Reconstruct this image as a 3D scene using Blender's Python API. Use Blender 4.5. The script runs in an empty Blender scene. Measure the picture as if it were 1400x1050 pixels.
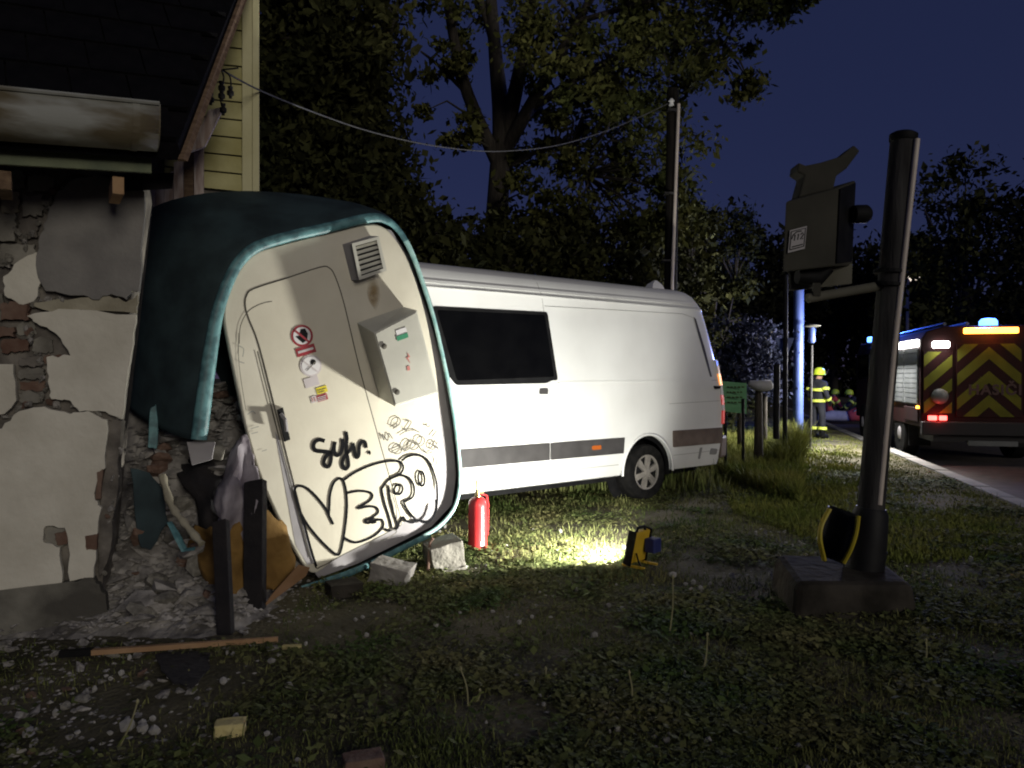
import bpy, bmesh, math, random
import numpy as np
from mathutils import Vector, Matrix, noise
random.seed(7); RNG = np.random.default_rng(7)
R = math.radians
SC = bpy.context.scene
COL = SC.collection

# ------------------------------------------------------------------ camera
FPX, CX, CY, HZ, EYE = 1050.0, 700.0, 525.0, 515.0, 1.6
PITCH = math.atan((CY - HZ) / FPX)
cam_d = bpy.data.cameras.new('camera'); cam = bpy.data.objects.new('camera', cam_d); COL.objects.link(cam)
cam_d.sensor_width = 36; cam_d.lens = 36 * FPX / 1400; cam_d.clip_start = 0.05; cam_d.clip_end = 2000
cam.location = (0, 0, EYE); cam.rotation_euler = (math.pi / 2 - PITCH, 0, 0)
SC.camera = cam

# ------------------------------------------------------------------ light
SUN_AZ = Vector((0.48, -0.88)); SUN_EL = 15
w = bpy.data.worlds.new('World'); SC.world = w; w.use_nodes = True
nt = w.node_tree; bg = nt.nodes['Background']
sky = nt.nodes.new('ShaderNodeTexSky'); sky.sky_type = 'NISHITA'; sky.sun_disc = False
sky.sun_elevation = R(SUN_EL); sky.sun_rotation = math.atan2(SUN_AZ.x, SUN_AZ.y); sky.ozone_density = 6.0; sky.air_density = 1.0; sky.dust_density = 0.1
tint = nt.nodes.new('ShaderNodeMix'); tint.data_type = 'RGBA'; tint.blend_type = 'MULTIPLY'; tint.inputs[0].default_value = 1
tint.inputs[7].default_value = (1.0, 0.50, 0.80, 1)          # deep blue dusk
nt.links.new(sky.outputs[0], tint.inputs[6]); flat = nt.nodes.new('ShaderNodeMix'); flat.data_type = 'RGBA'; flat.inputs[0].default_value = 0.72   # thin even cloud over the dusk sky
flat.inputs[7].default_value = (0.56, 0.80, 2.25, 1)
nt.links.new(tint.outputs[2], flat.inputs[6]); nt.links.new(flat.outputs[2], bg.inputs[0])
bg.inputs[1].default_value = 0.0215
sl = bpy.data.lights.new('sun', 'SUN'); sun = bpy.data.objects.new('sun', sl); COL.objects.link(sun)
sl.energy = 0.72; sl.angle = R(20); sl.color = (1.0, 0.93, 0.80)
_d = Vector((SUN_AZ.x, SUN_AZ.y, 0)).normalized() * math.cos(R(SUN_EL)); _d.z = math.sin(R(SUN_EL))
sun.rotation_euler = _d.to_track_quat('Z', 'Y').to_euler()
vs = SC.view_settings; vs.view_transform = 'Standard'; vs.look = 'None'; vs.exposure = 0.12; vs.gamma = 1; vs.use_curve_mapping = False
SC.cycles.max_bounces = 6; SC.cycles.use_denoising = True
SC.cycles.sample_clamp_indirect = 4; SC.cycles.filter_width = 2.0

# ------------------------------------------------------------------ pixel helpers (1400x1050 photograph)
CAM = Vector((0, 0, EYE)); cp, sp_ = math.cos(PITCH), math.sin(PITCH)
def ray(x, y):
    a = (x - CX) / FPX; b = -(y - CY) / FPX
    return Vector((a, cp + b * sp_, -sp_ + b * cp))
def at(x, y, Y):
    d = ray(x, y); return CAM + d * (Y / d.y)
def gp(x, y, z=0.0):
    d = ray(x, y); return CAM + d * ((z - EYE) / d.z)
def onp(x, y, P, n):
    d = ray(x, y); return CAM + d * ((P - CAM).dot(n) / d.dot(n))

# ------------------------------------------------------------------ materials
def mat(name, c1, c2=None, scale=6.0, rough=0.75, bump=0.0, bscale=None, metal=0.0, spec=0.4, detail=5, lo=0.35, hi=0.65, coat=0.0, island=0.0, stretch=None, trans=0.0):
    m = bpy.data.materials.new(name); m.use_nodes = True
    n = m.node_tree.nodes; l = m.node_tree.links; b = n['Principled BSDF']
    b.inputs['Roughness'].default_value = rough; b.inputs['Metallic'].default_value = metal
    b.inputs['Specular IOR Level'].default_value = spec; b.inputs['Coat Weight'].default_value = coat
    tc = n.new('ShaderNodeTexCoord'); mp = n.new('ShaderNodeMapping'); l.new(tc.outputs['Object'], mp.inputs[0])
    if stretch: mp.inputs['Scale'].default_value = stretch
    c2 = c2 or c1
    nz = n.new('ShaderNodeTexNoise'); nz.inputs['Scale'].default_value = scale; nz.inputs['Detail'].default_value = detail
    l.new(mp.outputs[0], nz.inputs['Vector'])
    rp = n.new('ShaderNodeValToRGB'); rp.color_ramp.elements[0].position = lo; rp.color_ramp.elements[1].position = hi
    rp.color_ramp.elements[0].color = (*c1, 1); rp.color_ramp.elements[1].color = (*c2, 1)
    l.new(nz.outputs['Fac'], rp.inputs[0]); out = rp.outputs[0]
    if island:
        g = n.new('ShaderNodeNewGeometry'); h = n.new('ShaderNodeHueSaturation')
        mr = n.new('ShaderNodeMapRange'); mr.inputs[3].default_value = 1 - island; mr.inputs[4].default_value = 1 + island
        l.new(g.outputs['Random Per Island'], mr.inputs[0]); l.new(mr.outputs[0], h.inputs['Value'])
        l.new(out, h.inputs['Color']); out = h.outputs[0]
    l.new(out, b.inputs['Base Color'])
    if bump:
        n2 = n.new('ShaderNodeTexNoise'); n2.inputs['Scale'].default_value = bscale or scale * 4; n2.inputs['Detail'].default_value = 6
        l.new(mp.outputs[0], n2.inputs['Vector'])
        bp = n.new('ShaderNodeBump'); bp.inputs['Strength'].default_value = bump; bp.inputs['Distance'].default_value = 0.02
        l.new(n2.outputs['Fac'], bp.inputs['Height']); l.new(bp.outputs[0], b.inputs['Normal'])
    return m
def emit(name, c, s):
    m = bpy.data.materials.new(name); m.use_nodes = True; b = m.node_tree.nodes['Principled BSDF']
    b.inputs['Base Color'].default_value = (*[min(1, x) for x in c], 1)
    b.inputs['Emission Color'].default_value = (*c, 1); b.inputs['Emission Strength'].default_value = s
    return m
M = {}
M['cream_plaster'] = mat('cream_plaster', (.52, .49, .41), (.66, .63, .54), 3, .9, .35, 22)
M['grey_plaster'] = mat('grey_plaster', (.16, .152, .145), (.23, .22, .205), 4, .95, .3, 40)
M['tan_plaster'] = mat('tan_plaster', (.26, .235, .17), (.36, .33, .25), 6, .95, .4, 30)
M['plinth'] = mat('plinth', (.07, .065, .055), (.20, .19, .16), 3.5, .95, .5, 20)
M['wall_core'] = mat('wall_core', (.085, .075, .065), (.20, .18, .155), 7, .95, .9, 18)
M['stone'] = mat('stone', (.13, .12, .10), (.26, .245, .21), 5, .9, .5, 25)
M['brick'] = mat('brick', (.11, .058, .04), (.18, .12, .09), 9, .9, .5, 30)
M['roof'] = mat('roof', (.0022, .0022, .003), (.005, .0045, .0055), 8, .9, .5, 30, spec=.1)
M['zinc'] = mat('zinc', (.10, .08, .045), (.27, .275, .25), 3.0, .7, .15, 30, stretch=(.7, .7, 3), lo=.4, hi=.6)
M['green_board'] = mat('green_board', (.10, .12, .075), (.15, .17, .10), 6, .8, .3)
M['old_wood'] = mat('old_wood', (.10, .06, .035), (.19, .125, .075), 5, .85, .4, 20, stretch=(1, 6, 6))
M['pink_wood'] = mat('pink_wood', (.34, .25, .21), (.62, .54, .50), 4, .85, .3, 20, stretch=(6, 6, 1))
M['yellow_siding'] = mat('yellow_siding', (.32, .29, .11), (.46, .43, .21), 3, .7, .15, 20)
M['cream_trim'] = mat('cream_trim', (.48, .45, .25), (.56, .53, .32), 3, .65, .1, 20)
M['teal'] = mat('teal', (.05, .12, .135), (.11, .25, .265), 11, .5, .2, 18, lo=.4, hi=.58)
M['teal_lit'] = mat('teal_lit', (.20, .38, .37), (.36, .55, .52), 11, .45, .15, 18)  # paler copy of the teal rim, lamp light put into the colour
M['teal_shell'] = mat('teal_shell', (.020, .030, .034), (.034, .054, .060), 4, .75, .15, 14, spec=.15)
M['kiosk_cream'] = mat('kiosk_cream', (.52, .485, .395), (.61, .575, .475), 2.2, .5, .04, 30)
M['kiosk_door'] = mat('kiosk_door', (.55, .51, .41), (.62, .58, .47), 2.6, .5, .04, 30)
M['kiosk_grey'] = mat('kiosk_grey', (.24, .225, .235), (.31, .295, .30), 3, .6, .05)
M['box_grey'] = mat('box_grey', (.42, .41, .36), (.48, .47, .41), 4, .5, .03)
M['dark_seal'] = mat('dark_seal', (.06, .055, .045), (.10, .09, .07), 8, .7)
M['black'] = mat('black', (.004, .004, .0045), (.009, .009, .0095), 8, .7, spec=.15)
M['black_paint'] = mat('black_paint', (.003, .003, .004), (.008, .008, .01), 20, .8, spec=.08)
M['grey_paint'] = mat('grey_paint', (.07, .065, .06), (.20, .185, .16), 30, .8, spec=.1)
M['blackwood'] = mat('blackwood', (.008, .007, .009), (.018, .015, .016), 6, .9, .5, 20)
M['rust'] = mat('rust', (.30, .20, .08), (.36, .25, .12), 8, .8)
M['van_white'] = mat('van_white', (.56, .56, .545), (.67, .675, .66), 1.1, .33, .05, 2.2, coat=.4, lo=.25, hi=.6, detail=8)
M['van_stripe'] = mat('van_stripe', (.035, .033, .033), (.05, .047, .047), 5, .55, .05)
M['van_stripe_brown'] = mat('van_stripe_brown', (.10, .075, .06), (.16, .125, .10), 5, .6, .05)  # brown-grey tone for the rear moulding and bumper
M['glass'] = mat('glass', (.002, .002, .002), (.003, .003, .003), 4, .06, 0, spec=.25)
M['seam'] = mat('seam', (.20, .20, .19), (.24, .24, .23), 4, .7)
M['tyre'] = mat('tyre', (.004, .004, .004), (.010, .0095, .009), 12, .9, .3, spec=.1)
M['alloy'] = mat('alloy', (.12, .11, .10), (.20, .185, .165), 6, .45)
M['red_lens_glint'] = emit('red_lens_glint', (.55, .03, .02), .35)  # emission stands in for light reflected by the van tail lamp
M['amber_lens_glint'] = emit('amber_lens_glint', (.9, .28, .03), 1.2)  # reflected light on the amber lens, given as emission
M['white_lens'] = mat('white_lens', (.75, .75, .72), (.8, .8, .78), 6, .1, coat=1)
M['marker'] = mat('marker', (.30, .075, .012), (.36, .09, .016), 6, .4)
M['ext_red'] = mat('ext_red', (.40, .02, .022), (.48, .035, .035), 4, .3, .02, coat=.4)
M['brass'] = mat('brass', (.35, .24, .10), (.45, .32, .15), 6, .35, metal=.8)
M['white'] = mat('white', (.70, .70, .68), (.78, .78, .76), 6, .6)
M['yellow'] = mat('yellow', (.52, .33, .02), (.60, .40, .03), 6, .5)
M['lamp_blue'] = mat('lamp_blue', (.02, .025, .10), (.03, .04, .16), 6, .5)
M['concrete'] = mat('concrete', (.14, .13, .11), (.27, .255, .22), 5, .95, .5, 25)
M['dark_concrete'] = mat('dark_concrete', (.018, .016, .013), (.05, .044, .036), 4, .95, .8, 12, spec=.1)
M['rubble'] = mat('rubble', (.17, .158, .143), (.40, .375, .345), 3, .95, .6, 18, island=.3)
M['rubble_heap'] = mat('rubble_heap', (.10, .092, .085), (.33, .31, .285), 6, .95, 1.0, 14)
M['foam'] = mat('foam', (.14, .075, .016), (.26, .15, .04), 5, .9, .6, 14)
M['sponge'] = mat('sponge', (.50, .42, .17), (.58, .50, .24), 12, .95, .5, 40)
M['cloth'] = mat('cloth', (.16, .135, .155), (.36, .33, .36), 4, .9, .3)
M['cardboard'] = mat('cardboard', (.20, .11, .05), (.26, .15, .08), 5, .9, .3)
M['timber'] = mat('timber', (.28, .16, .08), (.38, .24, .13), 5, .85, .3)
M['pole_wood'] = mat('pole_wood', (.005, .0045, .004), (.014, .012, .010), 5, .9, .5, 20, stretch=(8, 8, .6), spec=.1)
M['pole_steel'] = mat('pole_steel', (.018, .017, .0175), (.05, .048, .047), 3, .85, .4, 16, stretch=(4, 4, .5), spec=.12)
M['conduit'] = mat('conduit', (.42, .36, .31), (.52, .46, .40), 4, .45)
M['sig_grey'] = mat('sig_grey', (.030, .029, .023), (.045, .043, .034), 3, .8, .15, spec=.15)
M['sig_pale'] = mat('sig_pale', (.075, .072, .055), (.11, .105, .083), 3, .8, .1, spec=.2)
M['guard_black'] = mat('guard_black', (.006, .006, .007), (.011, .011, .012), 5, .6, .05, spec=.2)
M['guard_yellow'] = mat('guard_yellow', (.34, .27, .012), (.42, .34, .03), 5, .5)
M['steel_blue_lit'] = mat('steel_blue_lit', (.035, .06, .20), (.06, .095, .26), 3, .5)  # blue beacon light on the pale steel mast put into the base colour
M['asphalt'] = mat('asphalt', (.035, .027, .027), (.065, .052, .05), 6, .9, .4, 60)
M['kerb'] = mat('kerb', (.15, .145, .135), (.24, .23, .21), 4, .9, .4, 30)
M['truck_red'] = mat('truck_red', (.010, .0018, .002), (.018, .0025, .0025), 3, .65, spec=.15)
M['truck_dark'] = mat('truck_dark', (.006, .005, .006), (.010, .008, .009), 4, .7)
M['chevron'] = mat('chevron', (.075, .078, .008), (.105, .105, .011), 3, .75, spec=.15)
M['chevron_text'] = mat('chevron_text', (.035, .012, .01), (.05, .018, .012), 3, .5)
M['shutter'] = mat('shutter', (.085, .092, .092), (.12, .125, .125), 3, .5)
M['em_white'] = emit('em_white', (1, .98, .95), 14)
M['em_amber'] = emit('em_amber', (1, .36, .04), 9)
M['em_red'] = emit('em_red', (1, .06, .05), 9)
M['em_blue'] = emit('em_blue', (.12, .32, 1), 4)
M['em_work'] = emit('em_work', (1, .98, .9), 25)
M['em_lamp'] = emit('em_lamp', (1, .85, .7), 1.2)
M['uniform'] = mat('uniform', (.010, .011, .016), (.02, .021, .028), 8, .9, .3)
M['hivis'] = mat('hivis', (.50, .58, .06), (.60, .68, .12), 8, .6)
M['helmet'] = mat('helmet', (.45, .58, .03), (.52, .64, .05), 5, .3, coat=.4)
M['skin'] = mat('skin', (.34, .20, .14), (.38, .23, .16), 5, .6)
M['red_cloth'] = mat('red_cloth', (.42, .05, .04), (.5, .08, .06), 6, .8)
M['grey_cloth'] = mat('grey_cloth', (.26, .26, .26), (.36, .35, .34), 6, .85)
M['sign_green'] = mat('sign_green', (.06, .17, .075), (.08, .21, .095), 5, .7)
M['bark'] = mat('bark', (.022, .018, .014), (.045, .038, .03), 5, .95, .8, 12, stretch=(4, 4, .7))
M['leaf'] = mat('leaf', (.036, .044, .013), (.075, .075, .024), .9, .85, island=.6, spec=.06)
M['leaf_dark'] = mat('leaf_dark', (.016, .019, .007), (.040, .040, .014), .8, .85, island=.6, spec=.06)
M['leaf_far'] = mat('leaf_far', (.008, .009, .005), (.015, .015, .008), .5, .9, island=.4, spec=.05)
M['leaf_blue_lit'] = mat('leaf_blue_lit', (.010, .014, .022), (.03, .032, .065), 2.0, .85, island=.5, spec=.05)  # blue of the beacon light painted into the leaf colour
M['grass'] = mat('grass', (.070, .105, .026), (.18, .17, .07), .9, .8, island=.55, spec=.1)
M['clover'] = mat('clover', (.052, .084, .022), (.14, .132, .054), 1.6, .85, island=.6, spec=.1)
M['grass_tall'] = mat('grass_tall', (.10, .13, .025), (.19, .19, .05), 1.0, .8, island=.4, spec=.1)
M['straw'] = mat('straw', (.20, .19, .09), (.30, .28, .15), 3, .8)
M['soil'] = mat('soil', (.055, .052, .032), (.165, .145, .095), 1.3, .98, 1.0, 30, lo=.35, hi=.68, spec=.1, detail=9)
M['pebble'] = mat('pebble', (.12, .115, .10), (.30, .285, .26), 3, .9, .2, island=.4, spec=.1)
M['stone_pale'] = mat('stone_pale', (.20, .19, .175), (.38, .365, .34), 2, .9, spec=.1)
M['sticker_white'] = mat('sticker_white', (.62, .60, .60), (.68, .66, .66), 6, .4)
M['sticker_red'] = mat('sticker_red', (.28, .03, .04), (.34, .05, .06), 6, .4)
M['sticker_pale'] = mat('sticker_pale', (.46, .42, .42), (.52, .47, .47), 6, .5)
M['sticker_yellow'] = mat('sticker_yellow', (.60, .50, .03), (.66, .55, .05), 6, .4)
M['sticker_green'] = mat('sticker_green', (.05, .22, .12), (.06, .26, .15), 6, .4)
M['faded_red'] = mat('faded_red', (.45, .16, .14), (.52, .22, .19), 6, .5)
M['wire'] = mat('wire', (.045, .045, .05), (.065, .065, .07), 6, .7)

# ------------------------------------------------------------------ mesh builder
class MB:
    def __init__(s): s.v = []; s.f = []
    def add(s, vs, fs):
        o = len(s.v); s.v += [tuple(x) for x in vs]; s.f += [tuple(i + o for i in f) for f in fs]; return s
    def hexa(s, a, b):                       # two quads, corner to corner
        return s.add(list(a) + list(b), [(0, 1, 2, 3), (7, 6, 5, 4), (0, 4, 5, 1), (1, 5, 6, 2), (2, 6, 7, 3), (3, 7, 4, 0)])
    def box(s, c, d, m=None):
        x, y, z = d[0] / 2, d[1] / 2, d[2] / 2
        p = [Vector(q) for q in ((-x, -y, -z), (x, -y, -z), (x, y, -z), (-x, y, -z), (-x, -y, z), (x, -y, z), (x, y, z), (-x, y, z))]
        if m is not None: p = [m @ q for q in p]
        c = Vector(c); p = [c + q for q in p]
        return s.add(p, [(3, 2, 1, 0), (4, 5, 6, 7), (0, 1, 5, 4), (1, 2, 6, 5), (2, 3, 7, 6), (3, 0, 4, 7)])
    def prism(s, pts, off):                  # polygon extruded by vector off
        n = len(pts); a = [Vector(p) for p in pts]; b = [p + Vector(off) for p in a]
        return s.add(a + b, [tuple(range(n)), tuple(range(2 * n - 1, n - 1, -1))] + [(i, i + n, (i + 1) % n + n, (i + 1) % n) for i in range(n)])
    def tube(s, path, rad, n=8, cap=True, flat=1.0, up=None):
        path = [Vector(p) for p in path]; k = len(path)
        rs = rad if isinstance(rad, (list, tuple)) else [rad] * k
        vs = []; ref = None
        for i, p in enumerate(path):
            t = (path[min(i + 1, k - 1)] - path[max(i - 1, 0)]).normalized()
            if ref is None:
                ref = Vector(up) if up else (Vector((0, 0, 1)) if abs(t.z) < .9 else Vector((1, 0, 0)))
            a = t.cross(ref); a.normalize(); b = a.cross(t).normalized()
            if not up: ref = b
            for j in range(n):
                th = 2 * math.pi * j / n
                vs.append(p + (a * math.cos(th) + b * math.sin(th) * flat) * rs[i])
        fs = [(i * n + j, i * n + (j + 1) % n, (i + 1) * n + (j + 1) % n, (i + 1) * n + j) for i in range(k - 1) for j in range(n)]
        if cap: fs += [tuple(range(n - 1, -1, -1)), tuple((k - 1) * n + j for j in range(n))]
        return s.add(vs, fs)
    def lathe(s, prof, c, axis=(0, 0, 1), n=24, caps=True):
        q = Vector((0, 0, 1)).rotation_difference(Vector(axis)); c = Vector(c); vs = []; k = len(prof)
        for r, z in prof:
            for j in range(n):
                th = 2 * math.pi * j / n; vs.append(c + q @ Vector((r * math.cos(th), r * math.sin(th), z)))
        fs = [(i * n + j, i * n + (j + 1) % n, (i + 1) * n + (j + 1) % n, (i + 1) * n + j) for i in range(k - 1) for j in range(n)]
        if caps: fs += [tuple(range(n - 1, -1, -1)), tuple((k - 1) * n + j for j in range(n))]
        return s.add(vs, fs)
    def loft(s, rings, closed=False, caps=False):
        n = len(rings[0]); k = len(rings); vs = [p for r in rings for p in r]; m = n if closed else n - 1
        fs = [(i * n + j, i * n + (j + 1) % n, (i + 1) * n + (j + 1) % n, (i + 1) * n + j) for i in range(k - 1) for j in range(m)]
        if caps: fs += [tuple(range(n - 1, -1, -1)), tuple((k - 1) * n + j for j in range(n))]
        return s.add(vs, fs)
    def ribbon(s, pts, nrm, wd, th=.0012):   # painted stroke lying on a plane
        pts = [Vector(p) for p in pts]; k = len(pts); A = []; B = []
        for i, p in enumerate(pts):
            t = (pts[min(i + 1, k - 1)] - pts[max(i - 1, 0)])
            if t.length < 1e-6: t = Vector((1, 0, 0))
            a = t.normalized().cross(nrm).normalized() * wd / 2
            A.append(p + a); B.append(p - a)
        return s.add(A + B, [(i, i + 1, k + i + 1, k + i) for i in range(k - 1)])
    def mesh(s, name, m, smooth=False, org=None):
        me = bpy.data.meshes.new(name)
        vs = s.v if org is None else [(x - org[0], y - org[1], z - org[2]) for x, y, z in s.v]
        me.from_pydata(vs, [], s.f); me.materials.append(M[m] if isinstance(m, str) else m)
        bm = bmesh.new(); bm.from_mesh(me); bmesh.ops.recalc_face_normals(bm, faces=bm.faces); bm.to_mesh(me); bm.free()
        if smooth:
            me.polygons.foreach_set('use_smooth', [True] * len(me.polygons))
            me.set_sharp_from_angle(angle=R(smooth if smooth > 1 else 35))
        return me
def link(name, me, parent=None, bevel=0.0):
    o = bpy.data.objects.new(name, me); COL.objects.link(o)
    if parent: o.parent = parent
    if bevel:
        b = o.modifiers.new('bevel', 'BEVEL'); b.width = bevel; b.segments = 2; b.limit_method = 'ANGLE'; b.angle_limit = R(40)
    return o
def tag(o, label, cat, group=None):
    o['label'] = label; o['category'] = cat
    if group: o['group'] = group
    return o
class Thing:
    def __init__(s, name, label, cat, loc=(0, 0, 0), rotz=0, group=None, local=False):
        s.o = bpy.data.objects.new(name, None); COL.objects.link(s.o); s.o.location = loc; s.o.rotation_euler = (0, 0, rotz); s.o.empty_display_size = .1
        tag(s.o, label, cat, group); s.org = None if local else Vector(loc)
    def part(s, name, mb, m, parent=None, smooth=False, bevel=0.0, label=None):
        o = link(name, mb.mesh(name, m, smooth, s.org), parent or s.o, bevel)
        if label: o['label'] = label
        return o
def single(name, mb, m, label, cat, loc=None, group=None, smooth=False, bevel=0.0):
    loc = Vector(loc) if loc is not None else Vector(mb.v[0])
    o = link(name, mb.mesh(name, m, smooth, loc), None, bevel); o.location = loc
    return tag(o, label, cat, group)
def struct(name, me, kind='structure'):
    o = link(name, me); o['kind'] = kind; return o
def fast_mesh(name, V, k, m):                # V (n*k,3): n faces of k verts
    me = bpy.data.meshes.new(name); nv = len(V); nf = nv // k
    me.vertices.add(nv); me.vertices.foreach_set('co', V.astype(np.float32).ravel())
    me.loops.add(nv); me.loops.foreach_set('vertex_index', np.arange(nv, dtype=np.int32))
    me.polygons.add(nf); me.polygons.foreach_set('loop_start', np.arange(0, nv, k, dtype=np.int32))
    me.materials.append(M[m] if isinstance(m, str) else m); me.update(calc_edges=True); return me
def smooth_path(pts, sub=5, closed=False):   # Catmull-Rom
    P = [Vector(p) for p in pts]; n = len(P); out = []
    for i in range(n if closed else n - 1):
        p0 = P[(i - 1) % n] if closed or i > 0 else P[0]; p1 = P[i]; p2 = P[(i + 1) % n]; p3 = P[(i + 2) % n] if closed or i + 2 < n else P[-1]
        for j in range(sub):
            t = j / sub
            out.append(.5 * ((2 * p1) + (p2 - p0) * t + (2 * p0 - 5 * p1 + 4 * p2 - p3) * t * t + (3 * p1 - p0 - 3 * p2 + p3) * t ** 3))
    if not closed: out.append(P[-1])
    return out
def rough_poly(pts, amp, sub=4, seed=0):     # uneven broken outline in pixels
    rn = random.Random(seed); out = []; n = len(pts)
    for i in range(n):
        a = pts[i]; b = pts[(i + 1) % n]
        for j in range(sub):
            t = j / sub; k = 0 if j == 0 else amp
            out.append((a[0] + (b[0] - a[0]) * t + rn.uniform(-k, k), a[1] + (b[1] - a[1]) * t + rn.uniform(-k, k)))
    return out

# ------------------------------------------------------------------ ground and road
K0 = Vector((6.4, 9.6)); KD = Vector((.25, .97)).normalized(); KN = Vector((KD.y, -KD.x))     # kerb line; KN points to the road
def kerb_d(x, y): return (x - K0.x) * KN.x + (y - K0.y) * KN.y
def gz(x, y):
    z = .030 * noise.noise((x * .55, y * .55, 3.1)) + .010 * noise.noise((x * 2.3, y * 2.3, 7.7))
    k = kerb_d(x, y)
    if k > -1.2: z *= max(0, min(1, (-k - .2)))
    if k > 0: z = -.13
    return z
def lin(a, b, n): return [a + (b - a) * i / (n - 1) for i in range(n)]
xs = lin(-300, -14, 12)[:-1] + lin(-14, -6, 20)[:-1] + lin(-6, 7, 130)[:-1] + lin(7, 16, 60)[:-1] + lin(16, 60, 25)[:-1] + lin(60, 300, 8)
ys = lin(-40, -1, 8)[:-1] + lin(-1, 11, 130)[:-1] + lin(11, 26, 70)[:-1] + lin(26, 60, 25)[:-1] + lin(60, 600, 10)
mb = MB(); mb.add([(x, y, gz(x, y)) for y in ys for x in xs], [(j * len(xs) + i, j * len(xs) + i + 1, (j + 1) * len(xs) + i + 1, (j + 1) * len(xs) + i) for j in range(len(ys) - 1) for i in range(len(xs) - 1)])
struct('ground', mb.mesh('ground', 'soil', 60))
def kp(s, k, z=0.0): p = K0 + KD * s + KN * k; return (p.x, p.y, z)
mb = MB(); ss = lin(-14, 90, 60)
mb.loft([[kp(s, .0 + kk, -.115 + (.02 * math.sin(kk * .5))) for kk in lin(.1, 9, 12)] for s in ss]); struct('road', mb.mesh('road', 'asphalt', 40))
mb = MB()
kerb = link('kerb', None); kerb['kind'] = 'structure'
kerb_me = MB().box((0, 0, 0), (.24, .985, .30)).mesh('kerb_stone', 'kerb')
for i in range(46):
    s = -4.0 + i; p = kp(s, .0, -.12); o = link('kerb_stone', kerb_me, kerb, .015); o.location = (p[0], p[1], -.125 + random.uniform(-.008, .008)); o.rotation_euler.z = math.atan2(KD.y, KD.x) - math.pi / 2 + random.uniform(-.01, .01)

# ------------------------------------------------------------------ house on the left
HW = Vector((-2.55, 4.87, 0)); HD = Vector((.96, .28, 0)).normalized(); HN = Vector((HD.y, -HD.x, 0))
def W(x, y, off=0.0): return onp(x, y, HW + HN * off, HN)
house = Thing('house', 'old plastered house with crumbling front wall, dark roof and rusty gutter', 'house', HW + HD * -1.5)
mb = MB(); c = [W(-120, 905, -.07), W(150, 868, -.07), W(140, 800, -.07), W(160, 575, -.07), W(196, 262, -.07), W(190, 232, -.07), W(-120, 200, -.07)]
c[0].z = -.1; c[1].z = -.1
mb.prism(c, HN * -.38); house.part('wall', mb, 'wall_core')
def plaster(px, m, off, th=.045, amp=2.0, seed=1, name='plaster_panel'):
    mb = MB(); mb.prism([W(x, y, off) for x, y in rough_poly(px, amp, 4, seed)], HN * -th); return house.part(name, mb, m, bevel=.004)
plaster([(75, 268), (95, 247), (130, 238), (165, 250), (198, 262), (194, 330), (190, 398), (180, 396), (173, 410), (152, 402), (130, 410), (108, 404), (62, 398), (50, 372), (52, 330), (64, 300)], 'grey_plaster', -.005, seed=2)
plaster([(46, 414), (110, 407), (150, 405), (172, 413), (188, 402), (187, 428), (110, 423), (80, 432), (50, 420)], 'tan_plaster', -.018, .03, seed=3)
plaster([(36, 432), (80, 422), (186, 430), (180, 480), (172, 530), (166, 573), (135, 562), (108, 563), (96, 548), (70, 546), (65, 522), (63, 488), (96, 486), (76, 456), (50, 442)], 'cream_plaster', -.006, seed=4)
plaster([(4, 378), (26, 356), (50, 344), (60, 378), (46, 412), (26, 416), (6, 404)], 'cream_plaster', -.012, seed=5)
plaster([(-120, 492), (18, 498), (22, 548), (6, 566), (-120, 590)], 'cream_plaster', -.008, seed=6)
plaster([(-120, 600), (2, 586), (26, 562), (60, 556), (96, 566), (120, 562), (146, 574), (144, 640), (132, 646), (130, 684), (139, 694), (132, 738), (128, 790), (95, 795), (93, 745), (88, 722), (62, 720), (60, 742), (82, 748), (85, 797), (-120, 826)], 'cream_plaster', .0, seed=7)
plaster([(-120, 826), (85, 797), (128, 790), (144, 812), (152, 862), (60, 872), (-120, 900)], 'plinth', .006, .07, 3, seed=8, name='plinth')
plaster([(88, 722), (62, 720), (60, 742), (82, 748), (93, 745)], 'stone', -.03, .03, 1, seed=9, name='stone')
plaster([(74, 730), (92, 726), (92, 744), (78, 746)], 'brick', -.012, .04, .8, seed=10, name='brick')
plaster([(116, 733), (134, 730), (132, 752), (118, 752)], 'brick', .005, .05, .8, seed=11, name='brick')
plaster([(132, 642), (141, 640), (138, 682), (130, 684)], 'brick', -.005, .05, 1, seed=12, name='brick')
plaster([(147, 574), (166, 576), (158, 690), (146, 770), (136, 790), (131, 745), (144, 640)], 'wall_core', -.03, .12, 3, seed=13, name='broken_edge')
rn = random.Random(5)
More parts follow.
